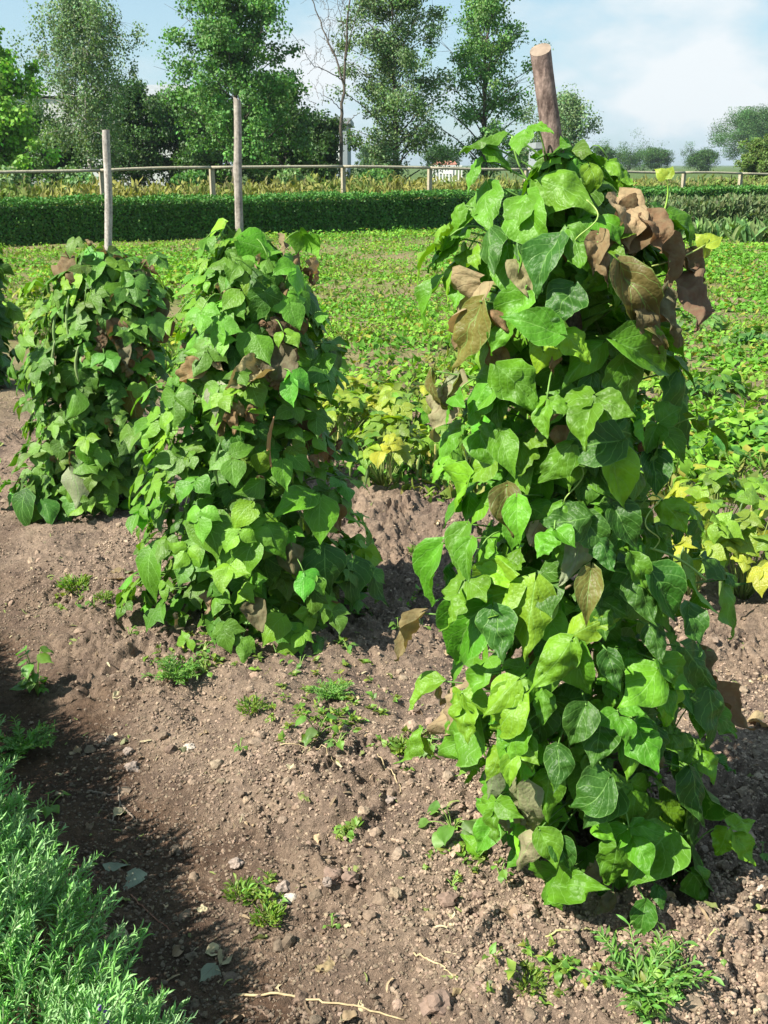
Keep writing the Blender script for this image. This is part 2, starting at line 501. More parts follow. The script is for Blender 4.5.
def blob(seed, sub=2, amp=.3, freq=1.6):
    import bmesh
    bm = bmesh.new(); bmesh.ops.create_icosphere(bm, subdivisions=sub, radius=1)
    v = np.array([p.co[:] for p in bm.verts]); f = np.array([[q.index for q in p.verts] for p in bm.faces]); bm.free()
    d = vnoise(v[:, 0] * freq + seed, v[:, 1] * freq + 7, v[:, 2] * freq + seed * .3) * amp + vnoise(v[:, 0] * freq * 2.7, v[:, 1] * freq * 2.7 + seed, v[:, 2] * freq * 2.7) * amp * .45
    return v * (1 + d)[:, None], f


def clods():
    mb = MB(); BT = [blob(k * 3.1, 2, .42) for k in range(6)]; ST = [blob(k * 2.3 + 50, 1, .42) for k in range(8)]
    k = 420000
    y = 1.15 + 5.6 * RNG.random(k) ** 1.6
    x = (RNG.random(k) * 2 - 1) * (0.55 + .42 * y)
    c = x * NN[0] + y * NN[1]
    dens = np.clip(.16 + .95 * np.exp(-((c - 1.30) / .42) ** 2) + .42 * (c > 1.6), 0, 1) * (.2 + .8 * sstep(-.25, .45, vnoise(x * 3, y * 3 + 11))) * (c < 3.1)
    keep = RNG.random(k) < dens
    x, y, c = x[keep], y[keep], c[keep]; n = len(x)
    size = .0019 + .0040 * RNG.random(n) ** 2.6 + (RNG.random(n) < .008) * .013 * RNG.random(n)
    z = gz(x, y) + size * .22
    base = np.array([.325, .243, .177])[None] * (.60 + .55 * RNG.random((n, 1))) * (1 + .02 * RNG.normal(size=(n, 3)))
    base = base * np.clip(sstep(.6, 1.2, c) * .5 + .55, .5, 1)[:, None]
    ang = RNG.random(n) * 6.28; ca, sa = np.cos(ang), np.sin(ang); ax = .8 + .5 * RNG.random((n, 3)); ax[:, 2] *= .75
    R = np.zeros((n, 3, 3)); R[:, 0, 0] = ca * ax[:, 0]; R[:, 0, 1] = -sa * ax[:, 1]; R[:, 1, 0] = sa * ax[:, 0]; R[:, 1, 1] = ca * ax[:, 1]; R[:, 2, 2] = ax[:, 2]
    R *= size[:, None, None]; loc = np.stack([x, y, z], 1); pick = RNG.integers(0, 24, n)
    for m_, ts in ((size >= .0085, BT), (size < .0085, ST)):
        for i, (v, f) in enumerate(ts):
            q = m_ & (pick % len(ts) == i); kk = int(q.sum())
            if not kk: continue
            vv = np.einsum('kij,nj->kni', R[q], v) + loc[q][:, None]
            mb.add(vv.reshape(-1, 3), None, (f[None] + (np.arange(kk) * len(v))[:, None, None]).reshape(-1, 3), np.repeat(base[q], len(v), 0))
    tag(mb.build('soil_crumbs', M['clod'], smooth=False), 'small dry crumbs of earth scattered over the bare soil', 'soil', kind='stuff')


clods()

# ================================================================== BEAN PLANTS ON POLES
GREEN_B = np.array([.102, .272, .014]); GREEN_D = np.array([.040, .128, .013]); GREEN_Y = np.array([.185, .365, .018])  # GREEN_D: darker leaf tone, also shade painted into right-flank hero leaves
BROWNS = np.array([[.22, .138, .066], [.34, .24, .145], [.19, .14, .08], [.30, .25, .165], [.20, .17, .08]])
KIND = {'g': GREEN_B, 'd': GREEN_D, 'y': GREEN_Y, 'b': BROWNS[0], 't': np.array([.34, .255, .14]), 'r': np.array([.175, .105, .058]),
        'o': np.array([.17, .16, .035]), 'p': np.array([.26, .27, .15]), 'k': np.array([.155, .132, .07]), 'n': np.array([.115, .10, .036])}


class Profile:
    """column silhouette of a plant, read in the plane Y=Y0"""
    def __init__(self, sil, Y0):
        self.Y0 = Y0; P = []
        for py, xl, xr in sil:
            a, b = at(xl, py, Y0), at(xr, py, Y0)
            P.append((a[2], (a[0] + b[0]) / 2, (b[0] - a[0]) / 2))
        P.sort(); self.z, self.x, self.r = map(np.array, zip(*P))

    def ax(self, z): return np.interp(z, self.z, self.x)

    def R(self, z): return np.interp(z, self.z, self.r)

    def front(self, px, py, inset=1.0):
        Y = self.Y0
        for _ in range(8):
            p = at(px, py, Y); R = float(self.R(p[2])) * inset
            s = np.clip((p[0] - float(self.ax(p[2]))) / max(R, .02), -1.3, 1.3)
            Y = self.Y0 - R * math.sqrt(max(0, 1 - min(1, abs(s)) ** 2))
        p = at(px, py, Y)
        o = np.array([s, -math.sqrt(max(0.0, 1 - min(1, abs(s)) ** 2)), 0])
        return p, o / np.linalg.norm(o)


def climber(name, label, sil, Y0, pole_foot, heroes, ntri, lsize, brown_spots, pods, seed, tall, big=BIG, nbrown=26, base_g=GREEN_B, yf=.5):
    global RNG
    RNG = np.random.default_rng(seed)
    pr = Profile(sil, Y0)
    root = thing(name, (pole_foot[0], pole_foot[1], pole_foot[2]), label, 'bean plant', 'bean plants climbing poles')
    fol, dry, vine = MB(), MB(), MB()
    zlo, zhi = max(0.02, pr.z[0]), pr.z[-1]
    # --- heroes: leaflets read off the photograph, laid on the column's near side
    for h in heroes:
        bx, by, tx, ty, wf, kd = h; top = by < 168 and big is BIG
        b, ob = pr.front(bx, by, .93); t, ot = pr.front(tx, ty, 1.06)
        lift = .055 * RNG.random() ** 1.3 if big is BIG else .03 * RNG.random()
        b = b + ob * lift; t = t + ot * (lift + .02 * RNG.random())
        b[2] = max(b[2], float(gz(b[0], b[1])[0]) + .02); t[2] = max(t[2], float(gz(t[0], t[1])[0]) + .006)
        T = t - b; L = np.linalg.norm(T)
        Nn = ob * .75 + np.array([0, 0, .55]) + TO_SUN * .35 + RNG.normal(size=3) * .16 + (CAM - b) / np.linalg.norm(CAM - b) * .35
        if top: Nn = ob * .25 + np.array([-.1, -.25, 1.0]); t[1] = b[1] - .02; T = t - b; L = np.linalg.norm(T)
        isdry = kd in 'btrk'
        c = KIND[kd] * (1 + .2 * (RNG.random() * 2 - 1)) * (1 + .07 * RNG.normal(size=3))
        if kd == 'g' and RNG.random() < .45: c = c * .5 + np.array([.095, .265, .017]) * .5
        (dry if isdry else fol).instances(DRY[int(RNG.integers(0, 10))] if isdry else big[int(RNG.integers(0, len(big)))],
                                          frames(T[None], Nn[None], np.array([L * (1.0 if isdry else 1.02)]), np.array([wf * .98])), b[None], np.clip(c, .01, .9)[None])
        # petiole back to the vines
        q = np.array([pr.ax(b[2] - .07), Y0, max(b[2] - .07, .02)]) * .75 + b * .25
        m = (b + q) / 2 + ob * .02 + np.array([0, 0, .02])
        ss = np.linspace(0, 1, 6)[:, None]
        vine.tube(b * (1 - ss) ** 2 + 2 * m * ss * (1 - ss) + q * ss ** 2, np.linspace(.0016, .0022, 6), 5, (.12, .24, .05))
    # --- random trifoliate leaves, outer shell and inner shell
    for shell, cnt in ((.82 if big is BIG else 1.0, ntri), (.70, int(ntri * 1.15)), (.42, int(ntri * .8))):
        z = zlo + (zhi - zlo) * RNG.random(cnt) ** 1.05
        ph = RNG.random(cnt) * 2 * PI
        rr = pr.R(z) * (shell - .24 + .34 * RNG.random(cnt)) * (1 + .20 * vnoise(np.cos(ph) * 2.2 + seed, np.sin(ph) * 2.2, z * 5.5))
        o = np.stack([np.cos(ph), np.sin(ph), np.zeros(cnt)], 1)
        loc = np.stack([pr.ax(z), np.full(cnt, Y0), z], 1) + o * rr[:, None]
        Nn = unit(o * .8 + np.array([0, 0, .5]) + TO_SUN * .30 + RNG.normal(size=(cnt, 3)) * .28)
        T = np.array([0, 0, -1.]) + o * .25 + RNG.normal(size=(cnt, 3)) * .35
        T = unit(T - (T * Nn).sum(1, keepdims=True) * Nn)
        sz = lsize * (.6 + .6 * RNG.random(cnt))
        low = np.array([.02])
        col = green(cnt, base_g if shell > .8 else base_g * .85, .42, GREEN_Y, yf)  # inner leaves coloured darker to deepen the shade in the gaps
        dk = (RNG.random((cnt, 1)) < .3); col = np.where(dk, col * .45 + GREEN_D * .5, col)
        gzv = gz(loc[:, 0], loc[:, 1])
        for k3, (ang, off) in enumerate(((0, .25), (1.25, .02), (-1.25, .02))):
            Tk = rot_about(T, Nn, np.full(cnt, ang) + RNG.normal(size=cnt) * .2)
            Nk = unit(Nn + RNG.normal(size=(cnt, 3)) * .14)
            lk = loc + T * (sz * off)[:, None] + Tk * (sz * .06)[:, None]
            tipz = lk[:, 2] + Tk[:, 2] * sz * .9
            ok = tipz > gzv + .0
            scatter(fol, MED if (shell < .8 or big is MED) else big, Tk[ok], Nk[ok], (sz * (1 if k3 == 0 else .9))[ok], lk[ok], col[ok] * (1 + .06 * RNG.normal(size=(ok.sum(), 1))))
        if shell > .8:
            for i in range(0, cnt, 2):
                b = loc[i]; q = np.array([pr.ax(b[2] - .05), Y0, max(b[2] - .06, .01)]) * .6 + b * .4
                m = (b + q) / 2 + np.array([0, 0, .03]); ss = np.linspace(0, 1, 5)[:, None]
                vine.tube(b * (1 - ss) ** 2 + 2 * m * ss * (1 - ss) + q * ss ** 2, .0017, 4, (.12, .22, .05))
    # --- ragged shoots standing off the column
    for _ in range(int(ntri * .16)):
        z = zlo + (zhi - zlo) * RNG.random(); ph = RNG.random() * 2 * PI; R0 = float(pr.R(z))
        o = np.array([math.cos(ph), math.sin(ph), 0]); b = np.array([pr.ax(z), Y0, z]) + o * R0 * .8
        e = b + o * (.04 + .07 * RNG.random()) + np.array([0, 0, .06 * RNG.normal()]); q = np.linspace(0, 1, 6)[:, None]
        vine.tube(b * (1 - q) + e * q + np.array([0, 0, .025]) * np.sin(PI * q), .0016, 5, (.16, .30, .06)); Nn = unit(o * .5 + np.array([0, 0, .7]) + TO_SUN * .4 + RNG.normal(size=3) * .3)
        T = unit(o * .8 + np.array([0, 0, -.8]) + RNG.normal(size=3) * .3); sz = lsize * (.7 + .5 * RNG.random()); c = green(1, base_g, .25, GREEN_Y, .9)
        for ang in (0, 1.25, -1.25):
            Tk = rot_about(T[None], unit(Nn)[None], np.array([ang])); lk = e + Tk[0] * .006 + T * (sz * .2 if ang == 0 else 0)
            if (lk + Tk[0] * sz)[2] > float(gz(lk[0], lk[1])[0]) + .01: scatter(fol, big, Tk, Nn[None] + RNG.normal(size=(1, 3)) * .15, np.array([sz * (.9 if ang else 1)]), lk[None], c)
    # --- withered leaves around the given pixels and a few more inside
    for (px, py, sp, cnt, kd) in brown_spots:
        for _ in range(cnt):
            b, ob = pr.front(px + RNG.normal() * sp, py + RNG.normal() * sp, 1.0 if big is MED else .94)
            b[2] = max(b[2], .05)
            T = unit(np.array([0, 0, -1.]) + RNG.normal(size=3) * .4); Nn = ob + RNG.normal(size=3) * .35
            c = KIND[kd[int(RNG.integers(0, len(kd)))]] * (.7 + .6 * RNG.random())
            dry.instances(DRY[int(RNG.integers(0, 10))], frames(T[None], Nn[None], np.array([lsize * (.6 + .5 * RNG.random())])), b[None], np.clip(c, .01, .9)[None])
    cnt = nbrown
    z = zlo + (zhi - zlo) * RNG.random(cnt); ph = RNG.random(cnt) * 2 * PI
    o = np.stack([np.cos(ph), np.sin(ph), np.zeros(cnt)], 1)
    loc = np.stack([pr.ax(z), np.full(cnt, Y0), np.maximum(z, .14)], 1) + o * (pr.R(z) * .85)[:, None]
    scatter(dry, DRY, np.array([0, 0, -1.]) + RNG.normal(size=(cnt, 3)) * .4, o + RNG.normal(size=(cnt, 3)) * .4, lsize * (.6 + .5 * RNG.random(cnt)), loc,
            BROWNS[RNG.integers(0, 5, cnt)] * (.6 + .6 * RNG.random((cnt, 1))))
    # --- vines winding up the pole
    for k in range(5):
        zz = np.linspace(0.01, zhi * (.97 if k < 3 else .8), 70); ph = k * 1.3 + zz * (9 + k) + .5 * np.sin(zz * 7 + k)
        rad = .03 + .35 * pr.R(zz) * (.5 + .5 * np.sin(zz * 5 + k * 2)) * (k > 0)
        vine.tube(np.stack([pr.ax(zz) + rad * np.cos(ph), Y0 + rad * np.sin(ph), zz], 1), .0032, 5, (.13, .20, .055) if k % 2 else (.20, .15, .08))
    vine_extra = tall(pr, fol, vine) if tall else None
    fol.build('foliage', M['bean'], root)
    d = dry.build('withered_foliage', M['dry_leaf'], root); d['label'] = 'brown withered leaves'
    vine.build('vine', M['stem'], root)
    for (px, py, L, c) in pods:
        p, o = pr.front(px, py, 1.0); mb = MB()
        s = np.linspace(0, 1, 12)
        path = p[None] + o[None] * .02 + np.stack([.02 * np.sin(s * 2.5) * (1 if px % 2 else -1), 0 * s, -L * s], 1)
        rad = .0062 * (np.sin(PI * np.clip(s * .96 + .02, 0, 1)) ** .45) * (1 + .12 * np.sin(s * 40)); mb.tube(path, rad, 8, c)
        mb.build('bean_pod', M['pod'], root)
    return pr, root


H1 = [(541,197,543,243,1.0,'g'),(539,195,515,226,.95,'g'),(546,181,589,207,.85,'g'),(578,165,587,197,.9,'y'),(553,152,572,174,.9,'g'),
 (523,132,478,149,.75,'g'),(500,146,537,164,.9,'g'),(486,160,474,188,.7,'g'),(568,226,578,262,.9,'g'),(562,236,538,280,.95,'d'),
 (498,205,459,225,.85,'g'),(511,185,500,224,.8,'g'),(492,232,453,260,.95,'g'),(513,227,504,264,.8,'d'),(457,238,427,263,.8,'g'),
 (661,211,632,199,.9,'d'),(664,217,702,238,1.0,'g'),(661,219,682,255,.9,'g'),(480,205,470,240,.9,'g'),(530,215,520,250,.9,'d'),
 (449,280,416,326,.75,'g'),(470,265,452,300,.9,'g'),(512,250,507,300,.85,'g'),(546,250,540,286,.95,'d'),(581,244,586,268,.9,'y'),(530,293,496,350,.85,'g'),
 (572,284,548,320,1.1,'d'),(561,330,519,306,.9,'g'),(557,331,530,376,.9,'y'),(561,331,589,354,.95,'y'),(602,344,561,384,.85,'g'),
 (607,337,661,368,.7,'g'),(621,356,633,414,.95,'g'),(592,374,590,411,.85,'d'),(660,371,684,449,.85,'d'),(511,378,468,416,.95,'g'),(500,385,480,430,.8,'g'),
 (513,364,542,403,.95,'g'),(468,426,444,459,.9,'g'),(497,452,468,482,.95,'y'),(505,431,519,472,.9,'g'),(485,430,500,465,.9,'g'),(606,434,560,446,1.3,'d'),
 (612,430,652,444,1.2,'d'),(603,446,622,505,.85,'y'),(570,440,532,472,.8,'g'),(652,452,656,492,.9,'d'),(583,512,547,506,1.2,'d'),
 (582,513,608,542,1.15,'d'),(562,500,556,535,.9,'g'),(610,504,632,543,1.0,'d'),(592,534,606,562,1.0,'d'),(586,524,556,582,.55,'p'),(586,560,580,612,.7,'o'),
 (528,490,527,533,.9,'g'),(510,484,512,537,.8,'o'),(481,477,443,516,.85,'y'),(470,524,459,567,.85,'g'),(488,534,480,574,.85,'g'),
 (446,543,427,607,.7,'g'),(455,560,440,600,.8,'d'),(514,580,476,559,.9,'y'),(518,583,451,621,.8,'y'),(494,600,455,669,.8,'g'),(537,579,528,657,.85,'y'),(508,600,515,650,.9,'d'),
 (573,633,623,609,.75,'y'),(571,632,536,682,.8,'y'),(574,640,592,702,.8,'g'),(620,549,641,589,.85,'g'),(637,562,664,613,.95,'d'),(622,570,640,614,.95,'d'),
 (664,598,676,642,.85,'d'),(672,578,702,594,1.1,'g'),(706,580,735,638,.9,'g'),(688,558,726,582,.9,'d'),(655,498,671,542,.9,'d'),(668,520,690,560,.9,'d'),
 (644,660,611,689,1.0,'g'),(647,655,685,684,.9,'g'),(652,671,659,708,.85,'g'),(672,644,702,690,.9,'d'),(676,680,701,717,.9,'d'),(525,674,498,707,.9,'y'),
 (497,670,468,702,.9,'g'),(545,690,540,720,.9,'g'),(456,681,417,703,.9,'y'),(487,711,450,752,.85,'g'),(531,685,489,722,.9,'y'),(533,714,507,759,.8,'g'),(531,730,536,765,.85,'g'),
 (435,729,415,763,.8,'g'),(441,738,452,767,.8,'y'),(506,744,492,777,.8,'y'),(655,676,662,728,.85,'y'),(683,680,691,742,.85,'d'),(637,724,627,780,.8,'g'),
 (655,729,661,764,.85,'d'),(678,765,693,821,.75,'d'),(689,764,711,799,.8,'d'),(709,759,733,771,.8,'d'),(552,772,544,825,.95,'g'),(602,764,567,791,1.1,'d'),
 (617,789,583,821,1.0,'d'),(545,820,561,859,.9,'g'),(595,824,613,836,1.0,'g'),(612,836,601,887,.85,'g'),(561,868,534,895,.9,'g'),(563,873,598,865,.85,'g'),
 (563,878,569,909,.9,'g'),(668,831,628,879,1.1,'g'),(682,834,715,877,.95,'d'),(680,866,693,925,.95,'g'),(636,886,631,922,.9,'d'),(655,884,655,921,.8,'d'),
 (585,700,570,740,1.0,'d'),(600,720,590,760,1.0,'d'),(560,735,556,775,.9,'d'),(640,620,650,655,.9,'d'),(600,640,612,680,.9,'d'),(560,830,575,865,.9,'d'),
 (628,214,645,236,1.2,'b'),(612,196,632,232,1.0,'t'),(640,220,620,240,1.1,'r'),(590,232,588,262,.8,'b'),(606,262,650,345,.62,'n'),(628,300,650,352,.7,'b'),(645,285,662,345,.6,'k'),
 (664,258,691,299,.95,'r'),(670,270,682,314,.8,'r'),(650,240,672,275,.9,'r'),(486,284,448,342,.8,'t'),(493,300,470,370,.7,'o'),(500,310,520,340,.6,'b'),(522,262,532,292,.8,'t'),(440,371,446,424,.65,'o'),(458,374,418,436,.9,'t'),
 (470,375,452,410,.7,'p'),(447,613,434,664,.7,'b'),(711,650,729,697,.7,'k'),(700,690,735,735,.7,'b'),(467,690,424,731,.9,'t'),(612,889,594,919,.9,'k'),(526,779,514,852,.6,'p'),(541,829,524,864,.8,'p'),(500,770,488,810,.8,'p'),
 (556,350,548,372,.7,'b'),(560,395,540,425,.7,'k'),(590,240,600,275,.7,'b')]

SIL1 = [(146,548,576),(170,530,598),(195,512,622),(220,492,648),(260,464,668),(300,452,680),(350,462,668),(400,462,664),(450,462,662),(500,455,670),(550,450,680),
        (600,452,690),(650,452,695),(700,450,695),(750,455,700),(800,476,704),(850,508,706),(900,540,704)]
SIL2 = [(236,228,256),(260,207,284),(300,196,308),(340,184,324),(380,160,332),(420,152,332),(460,156,338),(500,152,348),(540,148,358),(580,144,366),(620,148,372),(645,165,352)]
SIL3 = [(250,82,124),(280,58,152),(320,42,160),(360,28,158),(400,28,152),(440,28,148),(480,12,150),(510,4,150),(530,4,146)]
SIL4 = [(240,-50,-14),(262,-58,-6),(300,-64,-2),(350,-74,4),(395,-80,6)]
Y1 = float(on_ground(620, 850)[1]); Y2 = float(on_ground(262, 606)[1]); Y3 = float(on_ground(85, 500)[1]); Y4 = float(on_ground(-25, 385)[1])
H2 = [(229,222,205,233,.6,'y'),(230,222,218,236,.6,'y'),(240,241,273,257,.9,'g'),(258,272,251,302,.95,'y'),(227,304,202,334,.95,'g'),(241,291,227,306,.95,'g'),(250,333,242,357,.95,'g'),
 (256,336,268,362,.95,'g'),(318,354,304,387,.9,'g'),(320,343,336,392,1.0,'d'),(300,294,323,320,1.0,'d'),(260,477,235,488,.85,'g'),(258,470,266,451,.9,'y'),(280,459,285,489,.85,'g'),(287,451,309,469,.85,'g'),
 (314,496,316,539,.9,'g'),(311,494,275,506,.7,'g'),(251,501,231,527,.9,'y'),(203,511,216,557,1.1,'g'),(268,524,286,557,.95,'g'),(254,540,243,579,.9,'g'),(283,616,261,642,.9,'y'),(287,624,301,654,1.0,'g'),
 (325,547,331,594,1.1,'d'),(350,558,359,602,1.1,'d'),(365,575,380,605,1.0,'d'),(290,545,300,585,1.1,'k'),(212,265,200,285,.9,'g'),(225,330,190,350,.9,'g'),
 (270,321,302,347,.9,'r'),(266,364,228,394,.9,'t'),(276,348,278,394,1.1,'k'),(220,384,214,412,.9,'p'),(206,369,174,374,.9,'b'),(288,257,280,300,.7,'b'),(290,268,310,287,.8,'b'),(309,418,336,467,1.0,'r'),(250,600,262,632,1.1,'k'),(325,505,340,530,.9,'b'),
 (170,430,150,452,.8,'y'),(165,480,150,510,.8,'g'),(160,545,150,600,.7,'g'),(195,540,186,580,.9,'g')]
H3 = [(60,272,70,300,.9,'y'),(100,262,90,285,.9,'g'),(120,285,110,310,.9,'g'),(110,320,125,350,.9,'r'),(118,340,122,368,.9,'k'),(140,270,145,300,.9,'k'),(155,320,160,350,.9,'r'),(75,390,65,420,.9,'g'),
 (85,440,95,470,.9,'g'),(70,470,75,510,.9,'p'),(105,490,110,520,1,'g'),(30,490,20,530,.9,'d'),(45,500,50,530,.9,'d'),(92,244,84,236,.8,'t'),(66,255,74,280,.8,'b'),(135,262,150,280,.8,'b'),(150,300,152,330,.8,'k'),(128,390,135,430,.8,'o')]


def tall1(pr, fol, vine):
    # free shoot leaning out to the right, with its tendril tip
    a = at(612, 262, Y1 - .10); b = at(663, 214, Y1 - .06); c = at(671, 193, Y1 - .05); e = at(666, 178, Y1 - .06)
    s = np.linspace(0, 1, 14)[:, None]
    vine.tube(a * (1 - s) ** 2 + 2 * ((a + b) / 2 + [0, 0, .01]) * s * (1 - s) + b * s ** 2, .0026, 6, (.2, .34, .08))
    vine.tube(b * (1 - s) ** 2 + 2 * c * s * (1 - s) + e * s ** 2, np.linspace(.0018, .0012, 14), 6, (.24, .40, .06))
    f = at(652, 266, Y1 - .12); g = at(705, 245, Y1 - .05); h = at(716, 238, Y1 - .05)
    vine.tube(f * (1 - s) ** 2 + 2 * ((f + g) / 2 - [0, 0, .01]) * s * (1 - s) + g * s ** 2, .0014, 6, (.32, .40, .10))
    for p, q in ((e, at(660, 172, Y1 - .06)), (e, at(670, 170, Y1 - .06)), (g, h), (g, at(712, 252, Y1 - .04)), (g, at(700, 238, Y1 - .05))):
        T = (q - p); fol.instances(MED[2], frames(T[None], (CAM - p)[None] + [0, 0, .8], np.array([np.linalg.norm(T) * 1.8])), p[None], np.array([[.30, .40, .03]]))
    # runner to the big leaf at the lower right and the raised shoot at the top left
    a = at(650, 548, Y1 - .15); b = at(706, 580, Y1 - .10); vine.tube(a + (b - a) * s + np.array([0, 0, 1.]) * .01 * np.sin(PI * s), .0026, 6, (.2, .36, .08))
    a = at(548, 205, Y1 - .03); b = at(512, 136, Y1 - .03); vine.tube(a + (b - a) * s + np.array([-1., 0, 0]) * .015 * np.sin(PI * s), .0018, 6, (.2, .36, .08))
    for k, (x, y) in enumerate(((588, 200), (575, 470), (655, 500))):   # loose twining tips
        t = np.linspace(0, 1, 24); p = at(x, y, Y1 - .2)
        vine.tube(np.stack([p[0] + .018 * np.sin(t * 7 + k), p[1] + .015 * np.cos(t * 7), p[2] - .10 * t + .0 * t], 1), .0013, 5, (.28, .40, .10))


G1 = on_ground(625, 850); G2 = on_ground(262, 606); G3 = on_ground(88, 500); G4 = on_ground(-25, 385)
POD = (.10, .20, .04)
climber('bean_plant', 'tallest climbing bean plant with the largest leaves, on the reddish pole in front', SIL1, Y1, G1, H1, 190, .072,
        [(632, 222, 10, 4, 'bt'), (655, 300, 14, 4, 'bk'), (600, 235, 12, 2, 'bt'), (480, 330, 14, 3, 'tb'), (450, 700, 8, 2, 't'), (515, 820, 10, 3, 'p'), (712, 690, 8, 3, 'bk')],
        [], 21, tall1, nbrown=22, yf=.55)
climber('bean_plant', 'middle bean plant with brown dead leaves up its right side, on the slim brownish pole', SIL2, Y2, G2, H2, 370, .072,
        [(298, 268, 10, 9, 'btk'), (255, 262, 14, 4, 't'), (205, 350, 10, 5, 'tb'), (285, 335, 14, 6, 'rkb'), (240, 380, 20, 9, 'tbk'), (322, 440, 10, 8, 'rb'), (262, 400, 12, 4, 'b')],
        [(222, 440, .14, POD), (272, 415, .16, (.36, .2, .08))], 22, None, big=MED, nbrown=24, base_g=np.array([.108, .262, .022]), yf=.9)
climber('bean_plant', 'climbing bean plant with pale pods and a brown side on the straight grey pole', SIL3, Y3, G3, H3, 350, .075,
        [(118, 330, 12, 11, 'rkb'), (135, 285, 10, 9, 'kb'), (135, 355, 12, 10, 'bk'), (132, 410, 10, 8, 'ok'), (68, 265, 6, 4, 'bt'), (120, 268, 8, 4, 'tk')],
        [(72, 295, .2, (.2, .3, .1)), (60, 310, .17, (.16, .26, .08)), (80, 345, .15, (.2, .28, .1)), (58, 340, .18, (.2, .28, .1))], 23, None, big=MED, nbrown=26, base_g=np.array([.108, .242, .034]), yf=.8)
climber('bean_plant', 'dark leafy bean plant cut off by the left edge of the photo', SIL4, Y4, G4, [], 150, .11, [], [], 24, None, big=MED, nbrown=10, base_g=GREEN_D, yf=.2)


def pole(name, foot, top, r0, r1, mat, label, knots, seed, cut=(0, 0), bow=.0):
    rng = np.random.default_rng(seed)
    foot, top = np.asarray(foot, float), np.asarray(top, float)
    root = thing(name, foot, label, 'pole', 'bean poles')
    n, sd = 60, 16
    s = np.linspace(0, 1, n); d = top - foot
    path = foot + d * s[:, None] + np.array([1., .3, 0]) * (bow * np.sin(PI * s) + .004 * vnoise(s * 6 + seed, s * 0))[:, None]
    th = np.arange(sd) * 2 * PI / sd
    rad = (r0 + (r1 - r0) * s)[:, None] * (1 + .05 * vnoise(np.cos(th)[None] * 1.5 + seed, s[:, None] * 22 + 0 * th[None], np.sin(th)[None] * 1.5))
    for (ks, ka, kh) in knots:
        rad = rad + kh * np.exp(-((s[:, None] - ks) / .006) ** 2 - (np.angle(np.exp(1j * (th[None] - ka))) / .5) ** 2)
    v = path[:, None] + rad[..., None] * np.stack([np.cos(th), np.sin(th), 0 * th], 1)[None]
    v[-1, :, 2] += cut[0] * np.cos(th) + cut[1] * np.sin(th)
    i = np.arange(n - 1)[:, None] * sd; j = np.arange(sd)[None]; j2 = (j + 1) % sd
    mb = MB(); mb.add(v.reshape(-1, 3), np.stack([i + j, i + j2, i + sd + j2, i + sd + j], -1).reshape(-1, 4)); mb.build('shaft', M[mat], root)
    mc = MB(); ring = v[-1]; c = ring.mean(0)
    inner = c + (ring - c) * .55 + [0, 0, .0012]
    mc.add(np.vstack([ring + [0, 0, .0004], inner, c[None] + [0, 0, .0008]]), [[k, (k + 1) % sd, sd + (k + 1) % sd, sd + k] for k in range(sd)],
           [[sd + k, sd + (k + 1) % sd, 2 * sd] for k in range(sd)])
    mc.build('cut_end', M['cutwood'], root, smooth=False)
    return root


pole('bean_pole', G1 - [0, 0, .02], at(542, 50, Y1 - .02), .024, .0182, 'pole_red', 'thick pole with reddish bark and a slanted pale cut, leaning left at the front',
     [(.90, 3.5, .004), (.84, 5.2, .004), (.955, 4.3, .003)], 3, cut=(.005, .011), bow=.012)
pole('bean_pole', G2 - [0, 0, .02], at(236.5, 99, Y2), .0165, .0112, 'pole_brown', 'slim brownish pole with a slightly bent top, between the other two poles',
     [(.75, 4, .006), (.80, 5, .005), (.88, 3.6, .004), (.93, 5, .004)], 5, cut=(-.006, 0), bow=-.012)
pole('bean_pole', on_ground(112, 500) - [0, 0, .02], at(107, 130, Y3 + .03), .0175, .0158, 'pole_grey', 'straight pale grey weathered pole with a flat top, leftmost of the poles',
     [(.8, 4, .003), (.9, 5, .003)], 6, cut=(.001, 0))

